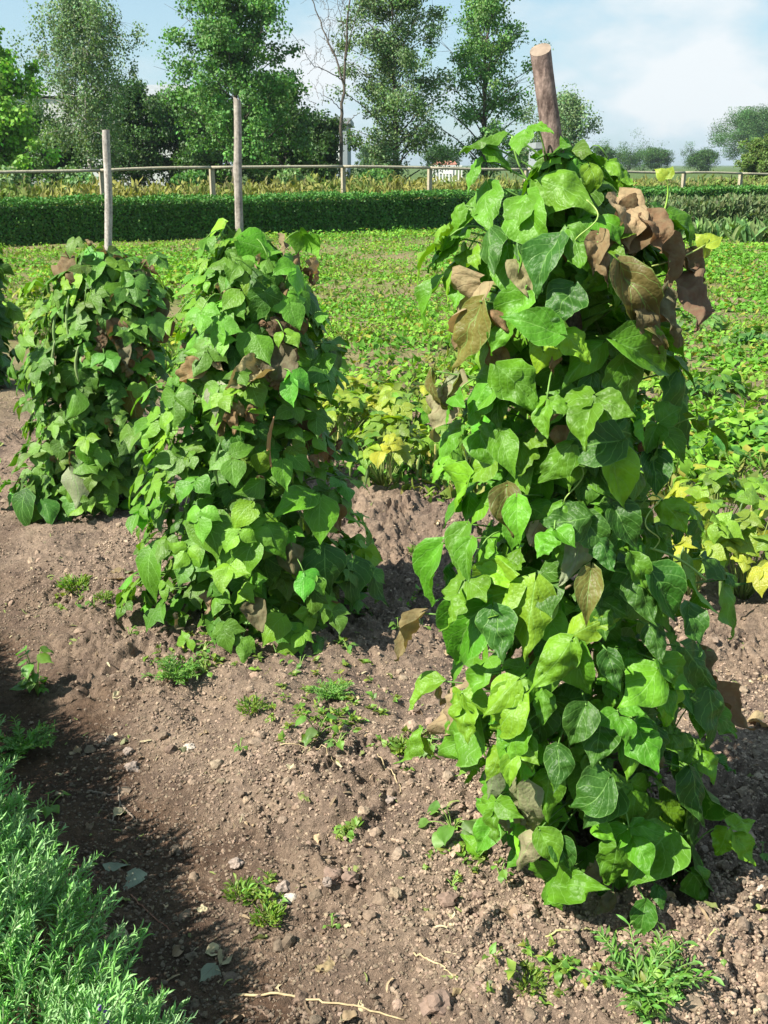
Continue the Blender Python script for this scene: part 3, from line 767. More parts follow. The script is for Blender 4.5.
# ================================================================== BUSH BEANS
def bush_bean(x, y, w, h, label, seed, ntri=34, lsize=.075, yf=.8, npod=4, base=np.array([.17, .33, .02])):
    global RNG
    RNG = np.random.default_rng(seed); z0 = float(gz(x, y)[0])
    root = thing('bush_bean', (x, y, z0), label, 'bush bean', 'low bush beans in the row behind the poles')
    fol, st = MB(), MB(); k = ntri
    ph = RNG.random(k) * 2 * PI; u = RNG.random(k) ** .6
    zz = h * (.25 + .75 * np.sqrt(np.clip(1 - (u * .9) ** 2, 0, 1)) * (.55 + .45 * RNG.random(k)))
    o = np.stack([np.cos(ph), np.sin(ph), 0 * ph], 1)
    loc = np.array([x, y, z0]) + o * (u * w)[:, None] + np.stack([0 * zz, 0 * zz, zz], 1)
    Nn = unit(o * (u[:, None] * .7) + np.array([0, 0, .8]) + TO_SUN * .25 + RNG.normal(size=(k, 3)) * .3)
    T = o + np.array([0, 0, -.5]) + RNG.normal(size=(k, 3)) * .4; T = unit(T - (T * Nn).sum(1, keepdims=True) * Nn)
    sz = lsize * (.65 + .6 * RNG.random(k)); col = green(k, base, .3, (.44, .44, .03), yf)
    for k3, (ang, off) in enumerate(((0, .22), (1.3, 0), (-1.3, 0))):
        Tk = rot_about(T, Nn, np.full(k, ang) + RNG.normal(size=k) * .2)
        scatter(fol, MED, Tk, unit(Nn + RNG.normal(size=(k, 3)) * .15), sz * (1, .9, .9)[k3], loc + T * (sz * off)[:, None], col * (1 + .08 * RNG.normal(size=(k, 1))))
    for i in range(k):
        b = np.array([x, y, z0]) + o[i] * .02; p = loc[i]; m = (b + p) / 2 + [0, 0, .06]; s = np.linspace(0, 1, 6)[:, None]
        st.tube(b * (1 - s) ** 2 + 2 * m * s * (1 - s) + p * s ** 2, np.linspace(.0028, .0014, 6), 5, (.22, .30, .08))
    fol.build('foliage', M['bush'], root); st.build('stem', M['stem'], root)
    for i in range(npod):
        a = -PI / 2 + RNG.normal() * .8; r = w * (.75 + .3 * RNG.random())
        p = np.array([x + r * math.cos(a), y + r * math.sin(a), z0 + h * (.45 + .25 * RNG.random())]); L = .09 + .05 * RNG.random()
        s = np.linspace(0, 1, 10); mb = MB()
        mb.tube(p + np.stack([.012 * np.sin(s * 2 + i), 0 * s, -np.minimum(L, p[2] - z0 - .02) * s], 1), .0065 * np.sin(PI * np.clip(s * .95 + .03, 0, 1)) ** .5, 7,
                ((.14, .22, .06), (.34, .33, .10), (.10, .17, .05))[i % 3])
        mb.build('bean_pod', M['pod'], root)


BB = [(690, 596, .2, .36, 'yellow-green bush bean hugging the right side of the front bean plant'),
      (742, 600, .22, .36, 'yellowing bush bean with broad leaves at the right edge of the photo'),
      (800, 585, .22, .36, 'bush bean cut off by the right edge, behind the bare soil'),
      (715, 545, .2, .34, 'bright bush bean standing just behind the yellowing one at the right edge'),
      (340, 452, .2, .34, 'bush bean half hidden by the right side of the middle bean plant'),
      (385, 486, .22, .36, 'yellow-green bush bean with hanging pods and white bits, between the middle and front bean plants'),
      (430, 482, .2, .33, 'pod-bearing bush bean against the left side of the front bean plant'),
      (410, 440, .18, .32, 'small bush bean behind the pod-bearing ones, yellow leaf on top'),
      (360, 430, .2, .32, 'leafy bush bean behind the middle bean plant, furthest back in its gap'),
      (165, 378, .22, .34, 'bush bean glimpsed between the two left bean plants'),
      (60, 345, .24, .36, 'yellow-spotted bush bean behind the left shoulder of the grey-pole bean plant'),
      (22, 338, .24, .36, 'pale yellow bush bean at the left edge of the photo'),
      (40, 318, .24, .34, 'furthest yellow bush bean of the left end of the row')]
for i, (px, py, w, h, lb) in enumerate(BB):
    p = on_ground(px, py); far = p[1] > 5.5
    bush_bean(p[0], p[1], w * (1.25 if far else 1), h, lb, 300 + i, ntri=34 if not far else 42, lsize=.078 if not far else .085, yf=1.0, npod=5 if 340 <= px <= 440 else 3)

# ================================================================== FIELD CROPS
HEDGE_A, HEDGE_B = np.array([-7.7, 20.6]), np.array([0., 25.3])
HD = (HEDGE_B - HEDGE_A) / np.linalg.norm(HEDGE_B - HEDGE_A)
HN = np.array([-HD[1], HD[0]])          # pointing away from the camera


def hedge_dist(x, y): return (np.stack([x, y], -1) - HEDGE_A) @ HN      # <0 in front of the hedge


def field():
    global RNG
    RNG = np.random.default_rng(77)
    mb = MB(); n = 18500
    y = 4.9 + 22 * RNG.random(n) ** 1.25; x = (RNG.random(n) * 2 - 1) * (1 + .46 * y)
    c = x * NN[0] + y * NN[1]; hd = hedge_dist(x, y)
    s = x * D[0] + y * D[1]
    ok = (c > 2.75 + .25 * vnoise(s * 1.5, c)) & (hd < -.35)
    # bare strips and patches
    dens = sstep(-.5, .25, vnoise(x * .6 + 3, y * .7) + .5 * vnoise(x * 1.9, y * 2.2)) * .8 + .30
    band = .62 + .38 * np.sin(c * 2 * PI / .95 + .4 * vnoise(x, y))
    dens = dens * np.where(y < 14, .35 + .65 * sstep(.3, .75, band), 1)
    strip = (np.abs(y - 13.4 + .12 * x + .5 * vnoise(x * .6, y * .0)) < .5) & (np.abs(x + .4) < 4.5)
    dens = np.where(strip, dens * .22, dens)
    ok &= RNG.random(n) < dens
    x, y = x[ok], y[ok]; n = len(x)
    z = gz(x, y); sizes = .026 + .026 * RNG.random(n) + .02 * (vnoise(x * .5, y * .5 + 9) > .15)
    tall = .03 + .10 * RNG.random(n) * (.6 + .8 * (vnoise(x * .4 + 20, y * .4) > 0)); pc = vnoise(x * .8 + 7, y * .8)
    L, Tt, Nn, S, C = [], [], [], [], []
    for lv in range(11):
        ph = RNG.random(n) * 2 * PI; r = .04 + .13 * np.sqrt(RNG.random(n))
        o = np.stack([np.cos(ph), np.sin(ph), 0 * ph], 1)
        L.append(np.stack([x, y, z], 1) + o * r[:, None] + np.stack([0 * z, 0 * z, tall * (.25 + .85 * RNG.random(n)) - .12 * r], 1))
        Nn.append(unit(np.array([0, 0, 1.]) + o * .35 + RNG.normal(size=(n, 3)) * .38)); Tt.append(o + np.array([0, 0, -.35]) + RNG.normal(size=(n, 3)) * .35)
        S.append(sizes * (.65 + .8 * RNG.random(n)))
        base = np.where((pc > .1)[:, None], np.array([[.215, .43, .045]]), np.array([[.145, .36, .04]]))
        g = base * (.7 + .6 * RNG.random((n, 1))); f = (RNG.random((n, 1)) < .09) * .9
        C.append(g * (1 - f) + np.array([[.36, .32, .06]]) * f)
    scatter(mb, SMALL, np.vstack(Tt), np.vstack(Nn), np.concatenate(S), np.vstack(L), np.vstack(C))
    tag(mb.build('crop_leaves', M['crop']), 'low green leafy crop covering the field up to the hedge', 'crop', kind='stuff')
    # low weeds and litter between
    m2 = MB(); k = 42000
    y = 4.6 + 21 * RNG.random(k) ** 1.35; x = (RNG.random(k) * 2 - 1) * (1 + .46 * y)
    ok = (x * NN[0] + y * NN[1] > 2.6) & (hedge_dist(x, y) < -.2) & (RNG.random(k) < sstep(-.5, .3, vnoise(x * 1.4, y * 1.4)) + .2)
    x, y = x[ok], y[ok]; k = len(x); z = gz(x, y)
    T = np.stack([RNG.normal(size=k) * .6, RNG.normal(size=k) * .6, .3 + RNG.random(k) * .7], 1)
    scatter(m2, NARROW + SMALL[:2], T, RNG.normal(size=(k, 3)) * .6 + [0, 0, .8], .04 + .07 * RNG.random(k), np.stack([x, y, z - .003], 1), green(k, (.13, .21, .03), .4, (.32, .30, .09), .9))
    tag(m2.build('field_weeds', M['grass']), 'fine weeds and grass growing between the field crop', 'weeds', kind='stuff')


field()

# leafier plants standing in the right part of the field
def leafy(px, py, label, seed, h=.22, w=.2, base=(.06, .19, .03), group='leafy plants in the right of the field'):
    global RNG
    RNG = np.random.default_rng(seed); p = on_ground(px, py); p[2] = gz(p[0], p[1])[0]
    mb = MB(); k = 46; ph = RNG.random(k) * 6.28; o = np.stack([np.cos(ph), np.sin(ph), 0 * ph], 1); r = w * np.sqrt(RNG.random(k))
    loc = p + o * r[:, None] + np.stack([0 * r, 0 * r, h * (.25 + .75 * RNG.random(k)) * (1 - .4 * r / w)], 1)
    scatter(mb, MED, o + np.array([0, 0, -.3]) + RNG.normal(size=(k, 3)) * .3, np.array([0, 0, 1.]) + o * .5 + RNG.normal(size=(k, 3)) * .3, .07 + .06 * RNG.random(k), loc, green(k, base, .3, GREEN_Y, .5), np.full(k, .75))
    for i in range(0, k, 3):
        q = loc[i]; s = np.linspace(0, 1, 5)[:, None]
        mb.tube(p * (1 - s) + q * s + np.array([0, 0, .03]) * np.sin(PI * s), .003, 4, (.12, .2, .05))
    root = thing('leafy_plant', p, label, 'plant', group)
    mb.build('foliage', M['bush'], root)


leafy(712, 402, 'broad-leaved green plant lying open in the field right of the front bean plant', 501)
leafy(748, 440, 'dense green plant just behind the right edge bush beans', 502, .24, .24, (.075, .20, .03))
leafy(705, 450, 'dark leafy plant low in the field, close behind the front bean plant', 503, .18, .2)
leafy(752, 345, 'leafy plant beside a bare patch at the right edge of the field', 504, .2, .22)
leafy(700, 330, 'pale green plant in the right of the field, furthest back of the leafy ones', 505, .2, .22, (.12, .25, .05))


# ================================================================== HEDGE, HERBS, TALL GRASS, FENCE
def hedge():
    global RNG
    RNG = np.random.default_rng(5)
    a, b = HEDGE_A - HD * 6, HEDGE_B + HD * 26
    L = np.linalg.norm(b - a); H, W = .80, .95
    root = thing('hedge', (a[0], a[1], 0), 'long dark green clipped hedge across the far side of the field', 'hedge')
    core = MB(); mid = (a + b) / 2 + HN * (W / 2 + .03)  # dark box filling the hedge, standing in for the shade inside it
    core.box((mid[0], mid[1], H / 2 - .05), (L, W - .16, H - .1), (.02, .05, .012), math.atan2(HD[1], HD[0])); core.build('shade_core', M['hedge'], root, smooth=False)
    mb = MB(); k = 150000
    s = RNG.random(k) * L; u = RNG.random(k)
    near = np.clip(1 - s / L, .25, 1)
    face = u < .60
    d = np.where(face, 0.0, RNG.random(k) * W); z = np.where(face, RNG.random(k) * H, H)
    bump = .05 * vnoise(s * 1.1, z * 2 + d * 2) + .03 * vnoise(s * 4, z * 5 + d * 5)
    d = d + np.where(face, bump - .07 * np.abs(RNG.normal(size=k)) * -1 * .5, 0); z = z + np.where(face, 0, bump * 1.1 + .025 * RNG.normal(size=k) + .015)
    P = a[None] + HD[None] * s[:, None] + HN[None] * d[:, None]
    Nn = np.where(face[:, None], np.array([[-HN[0], -HN[1], .5]]), np.array([[0, 0, 1.]])) + RNG.normal(size=(k, 3)) * .55
    stray = (RNG.random(k) < .03) & ~face; z = z + stray * .09 * RNG.random(k)
    sz = (.028 + .03 * RNG.random(k)) * (1 + .5 * s / L)
    col = green(k, (.042, .150, .020), .35, (.12, .22, .03), .6); col[~face] *= 1.25  # top leaves lightened in colour to read as the sunlit top
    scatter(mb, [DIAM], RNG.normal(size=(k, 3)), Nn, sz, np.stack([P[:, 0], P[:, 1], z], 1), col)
    mb.build('foliage', M['hedge'], root)


hedge()


def herb_row():
    global RNG
    RNG = np.random.default_rng(6)
    a, b = on_ground(596, 229), on_ground(900, 222)
    root = thing('herb_row', a, 'grey-green bushy herb row in front of the hedge on the right', 'herbs')
    mb = MB(); k = 16000; s = RNG.random(k); P = a[None] * (1 - s[:, None]) + b[None] * s[:, None]
    off = RNG.random(k) * 1.5; top = .50 + .10 * vnoise(s * 34, off * 2) + .07 * vnoise(s * 110, off * 5)
    z = top * np.where(RNG.random(k) < .5, RNG.random(k), .75 + .3 * RNG.random(k)) * np.where(off < .15, RNG.random(k) ** .5, 1)
    loc = np.stack([P[:, 0], P[:, 1] + off, z], 1)
    T = np.array([0, 0, 1.]) + RNG.normal(size=(k, 3)) * .45
    scatter(mb, NARROW, T, RNG.normal(size=(k, 3)) + [0, -.5, 0], .12 + .12 * RNG.random(k), loc, green(k, (.13, .19, .075), .3, (.22, .25, .12), .6), np.full(k, 2.0))
    mb.build('foliage', M['grass'], root)


herb_row()


def iris_row():
    global RNG
    i = 0
    names = ['leftmost', 'second from the left', 'third from the left', 'middle', 'third from the right', 'second from the right', 'rightmost']
    for k, px in enumerate((652, 672, 692, 710, 728, 746, 765)):
        RNG = np.random.default_rng(600 + k)
        p = on_ground(px, 240 + RNG.normal() * 2); mb = MB(); n = 55
        ph = RNG.random(n) * 6.28; r = .28 * np.sqrt(RNG.random(n)); loc = p + np.stack([np.cos(ph) * r, np.sin(ph) * r, 0 * r], 1)
        T = np.stack([RNG.normal(size=n) * .4, RNG.normal(size=n) * .3, np.ones(n)], 1)
        scatter(mb, STRAP, T, RNG.normal(size=(n, 3)) + [0, -.6, .2], .32 + .2 * RNG.random(n), loc, green(n, (.13, .24, .075), .3, (.24, .32, .1), .5), np.full(n, 1.1))
        r_ = thing('strap_leaved_plant', p, 'clump of strap leaves before the grey-green herb row, %s of seven' % names[k], 'plant', 'strap-leaved clumps in the field')
        mb.build('foliage', M['grass'], r_)


iris_row()


def tall_grass():
    global RNG
    RNG = np.random.default_rng(8)
    mb = MB(); k = 15000
    a, b = HEDGE_A - HD * 7 + HN * 1.2, HEDGE_B + HD * 28 + HN * 1.2
    L = np.linalg.norm(b - a)
    s = RNG.random(k) * L; d = RNG.random(k) ** 1.3 * 6.5
    P = a[None] + HD[None] * s[:, None] + HN[None] * d[:, None]
    h = (.72 + .28 * RNG.random(k) + .12 * vnoise(s * .8, d * .8)) * (1 + .012 * np.maximum(P[:, 1] - 24, 0)) * (1 - .15 * (P[:, 0] > 4)) * np.where(d < 2.3, .55, 1.0)
    z0 = 0 * s
    base = np.stack([P[:, 0], P[:, 1], z0], 1)
    T = np.array([0, 0, 1.]) + RNG.normal(size=(k, 3)) * .10
    tint = sstep(-.3, .4, vnoise(s * .5, d * .5 + 5))[:, None]
    stem = (np.array([[.13, .20, .04]]) * (1 - tint) + np.array([[.25, .24, .06]]) * tint) * (.75 + .5 * RNG.random((k, 1)))
    scatter(mb, STRAP, T, RNG.normal(size=(k, 3)) + [0, -.8, 0], h, base, stem, np.full(k, .55))
    # side leaves
    for j in range(3):
        f = .35 + .55 * RNG.random(k)
        TT = RNG.normal(size=(k, 3)) * .7 + [0, 0, .55]
        scatter(mb, NARROW, TT, RNG.normal(size=(k, 3)) + [0, -.4, .4], .15 + .12 * RNG.random(k), base + T * (h * f)[:, None], stem * (.8 + .5 * RNG.random((k, 1))), np.full(k, 2.2))
    # feathery seed heads
    m = RNG.random(k) < .55
    hd = np.where((RNG.random(k) < .5)[:, None], np.array([[.24, .26, .07]]), np.array([[.17, .165, .06]])) * (.7 + .6 * RNG.random((k, 1)))
    scatter(mb, FERNY, (T + RNG.normal(size=(k, 3)) * .2)[m], (RNG.normal(size=(k, 3)) + [0, -.6, 0])[m], (.14 + .1 * RNG.random(k))[m], (base + T * (h * .86)[:, None])[m], hd[m])
    tag(mb.build('tall_grass', M['grass']), 'tall yellow-brown weeds and grass between the hedge and the rail fence', 'tall grass', kind='stuff')


tall_grass()


def fence():
    px = [-60, 100, 211, 343, 430, 527, 607, 685, 742, 812]
    rail_py = [173.5, 170.5, 167.5, 166.5, 167.8, 169.3, 170.8, 172.5, 173.5, 175]
    pts = []
    for x, yv in zip(px, rail_py):
        Y = 27.9 / (1 - .53 * (x - 384) / FPX * CP); pts.append(at(x, yv, Y))
    root = thing('rail_fence', (pts[4][0], pts[4][1], 0), 'weathered wooden fence with one long rail behind the tall grass', 'fence')
    rng = np.random.default_rng(4)
    for p in pts:
        mb = MB(); w = .085 + .02 * rng.random()
        mb.box((p[0], p[1] + .09, (p[2] + .03) / 2 - .1), (w, .1, p[2] + .23), (1.1, 1.08, .95), math.atan2(HD[1], HD[0])); mb.build('post', M['fence'], root, smooth=False)
    for a, b in zip(pts[:-1], pts[1:]):
        mb = MB(); s = np.linspace(0.002, .998, 8)[:, None]
        path = a + (b - a) * s; path[:, 2] += .012 * np.sin(s[:, 0] * PI) * rng.normal()
        mb.tube(path, .034, 9, (1.15, 1.15, 1.05)); mb.build('rail', M['fence'], root)


fence()

# ================================================================== TREES
def tree(name, label, px, Y, top, hw, base_col, nleaf, leaf, seed, prof, up=.7, t0=.15, nb=46, droop=0., bark='bark', group='trees beyond the field', trunk_r=.14, cl=.45, cat='tree', lean=0., yf=.3, z0=0., var=.3):
    """px: trunk column; top: pixel row of the tip; hw: half width of the crown in pixels; prof: relative crown radius from bottom to top"""
    global RNG
    RNG = np.random.default_rng(seed)
    foot = at(px, 165, Y); foot[2] = z0 - .1
    H = at(px, top, Y)[2] - z0; W = hw / FPX * Y * CP
    root = thing(name, foot, label, cat, group)
    wood = MB(); cr = MB(); s = np.linspace(0, 1, 14)
    path = foot + np.stack([lean * s + .08 * W * vnoise(s * 3 + seed, s * 0), .08 * W * vnoise(s * 3, s * 0 + seed), H * .96 * s], 1)
    wood.tube(path, trunk_r * (1 - s * .88), 9)
    leaf = leaf * .86; nleaf = int(nleaf * 1.7)
    Ls, Ns, Cs = [], [], []
    pt = np.linspace(0, 1, len(prof))
    clumps = []
    for i in range(nb):
        t = t0 + (1 - t0) * ((i + .5) / nb) ** .95
        ph = i * 2.399 + RNG.normal() * .3
        R = W * np.interp((t - t0) / (1 - t0), pt, prof) * (.5 + .75 * RNG.random())
        b = np.array([np.interp(t, s, path[:, k]) for k in range(3)])
        o = np.array([math.cos(ph), math.sin(ph), 0]); u = up * (.6 + .6 * RNG.random())
        tip = b + o * R + np.array([0, 0, R * u - droop * R * .5])
        q = np.linspace(0, 1, 7)[:, None]; m = b + o * R * .45 + np.array([0, 0, R * u * .75])
        br = b * (1 - q) ** 2 + 2 * m * q * (1 - q) + tip * q ** 2
        wood.tube(br, trunk_r * (1 - t * .75) * .33 * (1 - q[:, 0] * .85), 5, cap=False)
        for j in range(5 if R > .35 * W else 3):
            f = .35 + .65 * RNG.random(); c = br[int(f * 6)] + RNG.normal(size=3) * R * .16
            wood.tube(np.vstack([br[int(f * 5)], c]), [trunk_r * .06, trunk_r * .02], 4, cap=False)
            clumps.append((c, R))
    clumps.append((path[-1], W * .25)); clumps.append((path[-2], W * .3))
    per = nleaf // len(clumps)
    for c, R in clumps:
        n = max(4, int(per * (.5 + RNG.random())))
        sig = cl * W * (.15 + .15 * RNG.random()) * np.array([1, 1, .75 + droop])
        p = c + np.clip(RNG.normal(size=(n, 3)), -1.55, 1.55) * sig - np.array([0, 0, droop * .5]) * np.abs(RNG.normal(size=(n, 1))) * sig[2]
        p[:, 2] = np.maximum(p[:, 2], .25)
        Ls.append(p); Cs.append(green(n, 1.8 * np.asarray(base_col) * (1 + var * 1.2 * (RNG.random() * 2 - 1)), var, GREEN_Y, yf))
        axis = np.array([np.interp(p[:, 2], path[:, 2], path[:, k]) for k in (0, 1)]).T
        out = np.concatenate([p[:, :2] - axis, np.full((n, 1), .4 * W)], 1)
        Ns.append(unit(out) * .6 + unit(p - c) * .8 + RNG.normal(size=(n, 3)) * .4)
    P = np.vstack(Ls); n = len(P)
    T = RNG.normal(size=(n, 3)) + np.array([0, 0, -.4 - droop])
    scatter(cr, [DIAM], T, np.vstack(Ns), leaf * (.6 + .8 * RNG.random(n)), P, np.vstack(Cs))
    wood.build('trunk', M[bark], root); cr.build('crown', M['tree'], root)
    return root


DKG = (.040, .105, .026); MDG = (.055, .135, .030); GRG = (.085, .135, .062); BRG = (.11, .235, .025)
CON = [.9, 1, .95, .8, .6, .35, .1]; OVAL = [.75, .95, 1, .98, .85, .6, .25]; COLM = [.75, .95, 1, .95, .9, .75, .35]; BUSH = [1, 1, .95, .8, .55, .3]
tree('ash_tree', 'bright light green tree at the left edge of the photo', -2, 40, 22, 52, BRG, 15000, .16, 31, [.85, 1, .95, .8, .55, .3, .12], yf=.5, nb=44, t0=.08)
tree('birch_tree', 'feathery grey-green birch with a thin white trunk above the grey pole', 92, 46, -14, 56, (.09, .14, .07), 17000, .11, 32, [.6, .8, .95, 1.15, .9, .75, .3], droop=.9, bark='birch', trunk_r=.10, t0=.22, nb=52, cl=.36)
tree('maple_tree', 'tall dark green broad tree rising behind the slim brownish pole', 238, 44, -45, 74, MDG, 26000, .13, 33, [1.05, 1.05, .95, .85, .85, .7, .4], nb=54, t0=.1, cl=.36, up=.8)
tree('poplar_tree', 'dense grey-green poplar immediately right of the bare tree', 396, 50, -34, 62, (.075, .125, .052), 21000, .12, 34, COLM, nb=58, t0=.06, cl=.40)
tree('poplar_tree', 'open green poplar with its trunk showing, left of the leaning reddish pole', 486, 52, -26, 56, (.070, .15, .038), 14000, .13, 35, OVAL, nb=54, t0=.07, cl=.38, trunk_r=.16, up=.9)
tree('willow_tree', 'low grey-green tree directly behind the leaning reddish pole', 556, 85, 100, 42, (.10, .15, .075), 12000, .18, 36, BUSH, droop=.4, t0=.12, nb=40, cl=.5)
for i, (px, Y, top, hw, c, lb) in enumerate([
        (18, 52, 108, 52, DKG, 'dark bush under the bright tree at the left edge'), (66, 50, 128, 34, MDG, 'low rounded bush left of the grey pole, below the birch'),
        (132, 54, 92, 44, DKG, 'dark spreading bush just right of the grey pole'), (178, 56, 98, 42, DKG, 'dark bush midway between the grey pole and the brownish pole'),
        (284, 50, 72, 38, MDG, 'tall green bush on the right flank of the tall dark green tree'), (322, 54, 124, 32, DKG, 'dark bush in front of the pale flat-roofed building'),
        (214, 52, 96, 40, DKG, 'dark bush at the foot of the tall dark green tree, left of its trunk'), (262, 55, 104, 34, DKG, 'dark bush at the foot of the tall dark green tree, right of its trunk')]):
    tree('bush', lb, px, Y, top, hw, tuple(.58 * v for v in c), 11000, .15, 50 + i, BUSH, t0=.05, nb=32, cl=.55, group='dark bushes behind the fence', cat='bush', trunk_r=.1)
for i, (px, Y, top, hw, c, lb) in enumerate([
        (8, 36, 169, 24, (.11, .17, .075), 'pale leafy shrub behind the tall grass at the left edge'), (78, 36, 170, 20, (.10, .17, .07), 'pale leafy shrub behind the tall grass just left of the grey pole'),
        (190, 38, 172, 18, MDG, 'small shrub behind the grass between the grey pole and the brownish pole'), (290, 40, 170, 22, (.085, .14, .05), 'small shrub behind the grass right of the brownish pole'),
        (380, 44, 172, 22, MDG, 'small shrub behind the grass below the dense poplar')]):
    tree('shrub', lb, px, Y, top, hw, c, 3500, .12, 70 + i, BUSH, t0=.05, nb=20, cl=.6, group='small shrubs behind the tall grass', cat='shrub', trunk_r=.05)
for i, (px, Y, top, hw, c, n, lb) in enumerate([
        (602, 170, 149, 15, DKG, 3500, 'small dark distant tree right of the leaning pole'), (655, 210, 152, 19, DKG, 3500, 'round dark distant tree in the middle of the right horizon'),
        (701, 210, 156, 23, DKG, 3500, 'low dark distant tree left of the big far tree'), (752, 190, 116, 40, (.05, .12, .04), 12000, 'big rounded far tree at the right edge of the photo'),
        (762, 62, 139, 22, (.12, .19, .04), 6000, 'yellow-green bush at the right edge in front of the big far tree'),
        (372, 150, 150, 18, DKG, 3000, 'distant low tree seen left of the dense poplar trunk'), (440, 170, 152, 22, DKG, 3000, 'distant low tree between the two poplars'), (520, 160, 150, 18, DKG, 3000, 'distant low tree right of the open poplar'),
        (628, 230, 161, 30, DKG, 2500, 'flat distant tree line clump between the two small dark trees')]):
    tree('distant_tree', lb, px, Y, top, hw, tuple(.6 * v for v in c), n * 3, .19 if Y > 100 else .11, 90 + i, BUSH, t0=.06, nb=30, cl=.5, group='distant trees on the horizon', trunk_r=.2)


def bare_tree():
    rng = np.random.default_rng(12); Y = 48
    root = thing('bare_tree', at(343, 165, Y) * [1, 1, 0], 'leafless dead tree with thin bare branches between the leafy trees', 'tree', 'trees beyond the field')
    mb = MB()

    def limb(pts, r0, r1):
        P = np.array([at(x, y, Y + dy) for x, y, dy in pts]); n = 18
        s = np.linspace(0, len(P) - 1, n); Q = np.stack([np.interp(s, np.arange(len(P)), P[:, k]) for k in range(3)], 1)
        Q[1:-1] += rng.normal(size=(n - 2, 3)) * .025
        mb.tube(Q, np.linspace(r0, r1, n), 6)
    limb([(341, 172, 0), (341, 120, 0), (344, 85, .2), (346, 50, .4), (349, 0, .5), (352, -30, .5)], .085, .022)
    limb([(344, 85, .2), (334, 55, .6), (322, 25, 1), (312, 0, 1.3), (308, -20, 1.4)], .045, .013)
    limb([(334, 55, .6), (326, 40, 1.5), (318, 35, 2)], .02, .008)
    limb([(343, 80, .2), (330, 72, -.5), (314, 66, -1), (292, 34, -1.2)], .026, .008)
    limb([(345, 60, .3), (352, 30, -.4), (360, 5, -.8)], .03, .010)
    limb([(347, 40, .4), (340, 15, .5), (336, -10, .6)], .024, .008)
    limb([(342, 110, 0), (328, 98, -.4), (316, 92, -.6)], .02, .007)
    limb([(328, 45, .8), (330, 20, .8), (326, -5, .9)], .02, .007)
    limb([(342, 130, 0), (352, 118, .5), (360, 112, .8)], .025, .01)
    for _ in range(60):
        x, y = rng.choice([(320, 25), (330, 45), (345, 60), (348, 25), (355, 15), (314, 66), (318, 92), (340, 15), (326, 10)])
        x += rng.normal() * 4; y += rng.normal() * 10
        a = rng.normal() * .8
        limb([(x, y, .5), (x + math.sin(a) * 10, y - math.cos(a) * 12, .5 + rng.normal() * .4), (x + math.sin(a * 1.4) * 18, y - math.cos(a * 1.4) * 20, .5 + rng.normal() * .6)], .010, .004)
    mb.build('trunk', M['bark'], root)


bare_tree()


# ================================================================== BUILDINGS
def building(name, label, x0, x1, ytop, Y, depth, wall, roof, rise, windows, cat='building', over=.25):
    a, b = at(x0, ytop, Y), at(x1, ytop, Y); H = a[2]; w = b[0] - a[0]; cx = (a[0] + b[0]) / 2
    root = thing(name, (cx, Y + depth / 2, 0), label, cat, 'buildings beyond the trees')
    mb = MB(); mb.box((cx, Y + depth / 2, H / 2 - .2), (w, depth, H + .4)); mb.build('wall', M[wall], root, smooth=False)
    r = MB()
    if rise == 0:
        r.box((cx, Y + depth / 2, H + .22), (w + 2 * over, depth + 2 * over, .38))
    else:
        x0_, x1_, y0, y1 = cx - w / 2 - over, cx + w / 2 + over, Y - over, Y + depth + over; ym = Y + depth / 2; z = H + .203
        r.add([(x0_, y0, z), (x1_, y0, z), (x1_, y1, z), (x0_, y1, z), (x0_, ym, z + rise), (x1_, ym, z + rise)],
              [[0, 1, 5, 4], [2, 3, 4, 5], [0, 3, 2, 1]], [[0, 4, 3], [1, 2, 5]])
    r.build('roof', M[roof], root, smooth=False)
    for (u, zf, ww, hh) in windows:
        f = MB(); f.box((cx - w / 2 + u * w, Y - .03, H * zf), (ww + .2, .08, hh + .2)); fo = f.build('window', M['paint'], root, smooth=False)
        g = MB(); g.box((cx - w / 2 + u * w, Y - .075, H * zf), (ww, .03, hh)); g.build('pane', M['glass'], fo, smooth=False)


building('building', 'pale flat-roofed building behind the bushes left of the bare tree', 268, 347, 124, 80, 9, 'wall_grey', 'roof_grey', 0, [(.55, .55, 1.2, 1.0), (.78, .55, 1.2, 1.0)])
building('building', 'long white building with a grey roof glimpsed behind the birch', -40, 176, 99, 84, 12, 'wall_white', 'roof_grey', 1.2, [(.15, .7, 1.4, 1.1), (.3, .7, 1.4, 1.1), (.72, .7, 1.4, 1.1), (.88, .7, 1.4, 1.1)])
building('house', 'small white house with a red tiled roof far off between the poplars', 437, 455, 166.3, 150, 6, 'wall_grey', 'roof_red', .5, [(.3, .55, .8, .6), (.7, .55, .8, .6)], 'house', .3)
building('shed', 'grey shed partly hidden behind the leaning reddish pole', 537, 566, 149, 72, 4, 'wall_grey', 'roof_grey', 0, [(.3, .6, .7, .7)], 'shed', .1)


def railing():
    Y = 60; a, b = at(430, 166, Y), at(462, 166, Y)
    root = thing('railing', (a[0], Y, 0), 'white picket railing below the red-roofed house', 'railing')
    for z in (a[2], a[2] * .45):
        mb = MB(); mb.box(((a[0] + b[0]) / 2, Y, z), (b[0] - a[0], .05, .07)); mb.build('rail', M['paint'], root, smooth=False)
    for k in range(11):
        x = a[0] + (b[0] - a[0]) * k / 10; mb = MB(); mb.box((x, Y + .045, a[2] / 2), (.07, .035, a[2] + .05)); mb.build('picket', M['paint'], root, smooth=False)


railing()

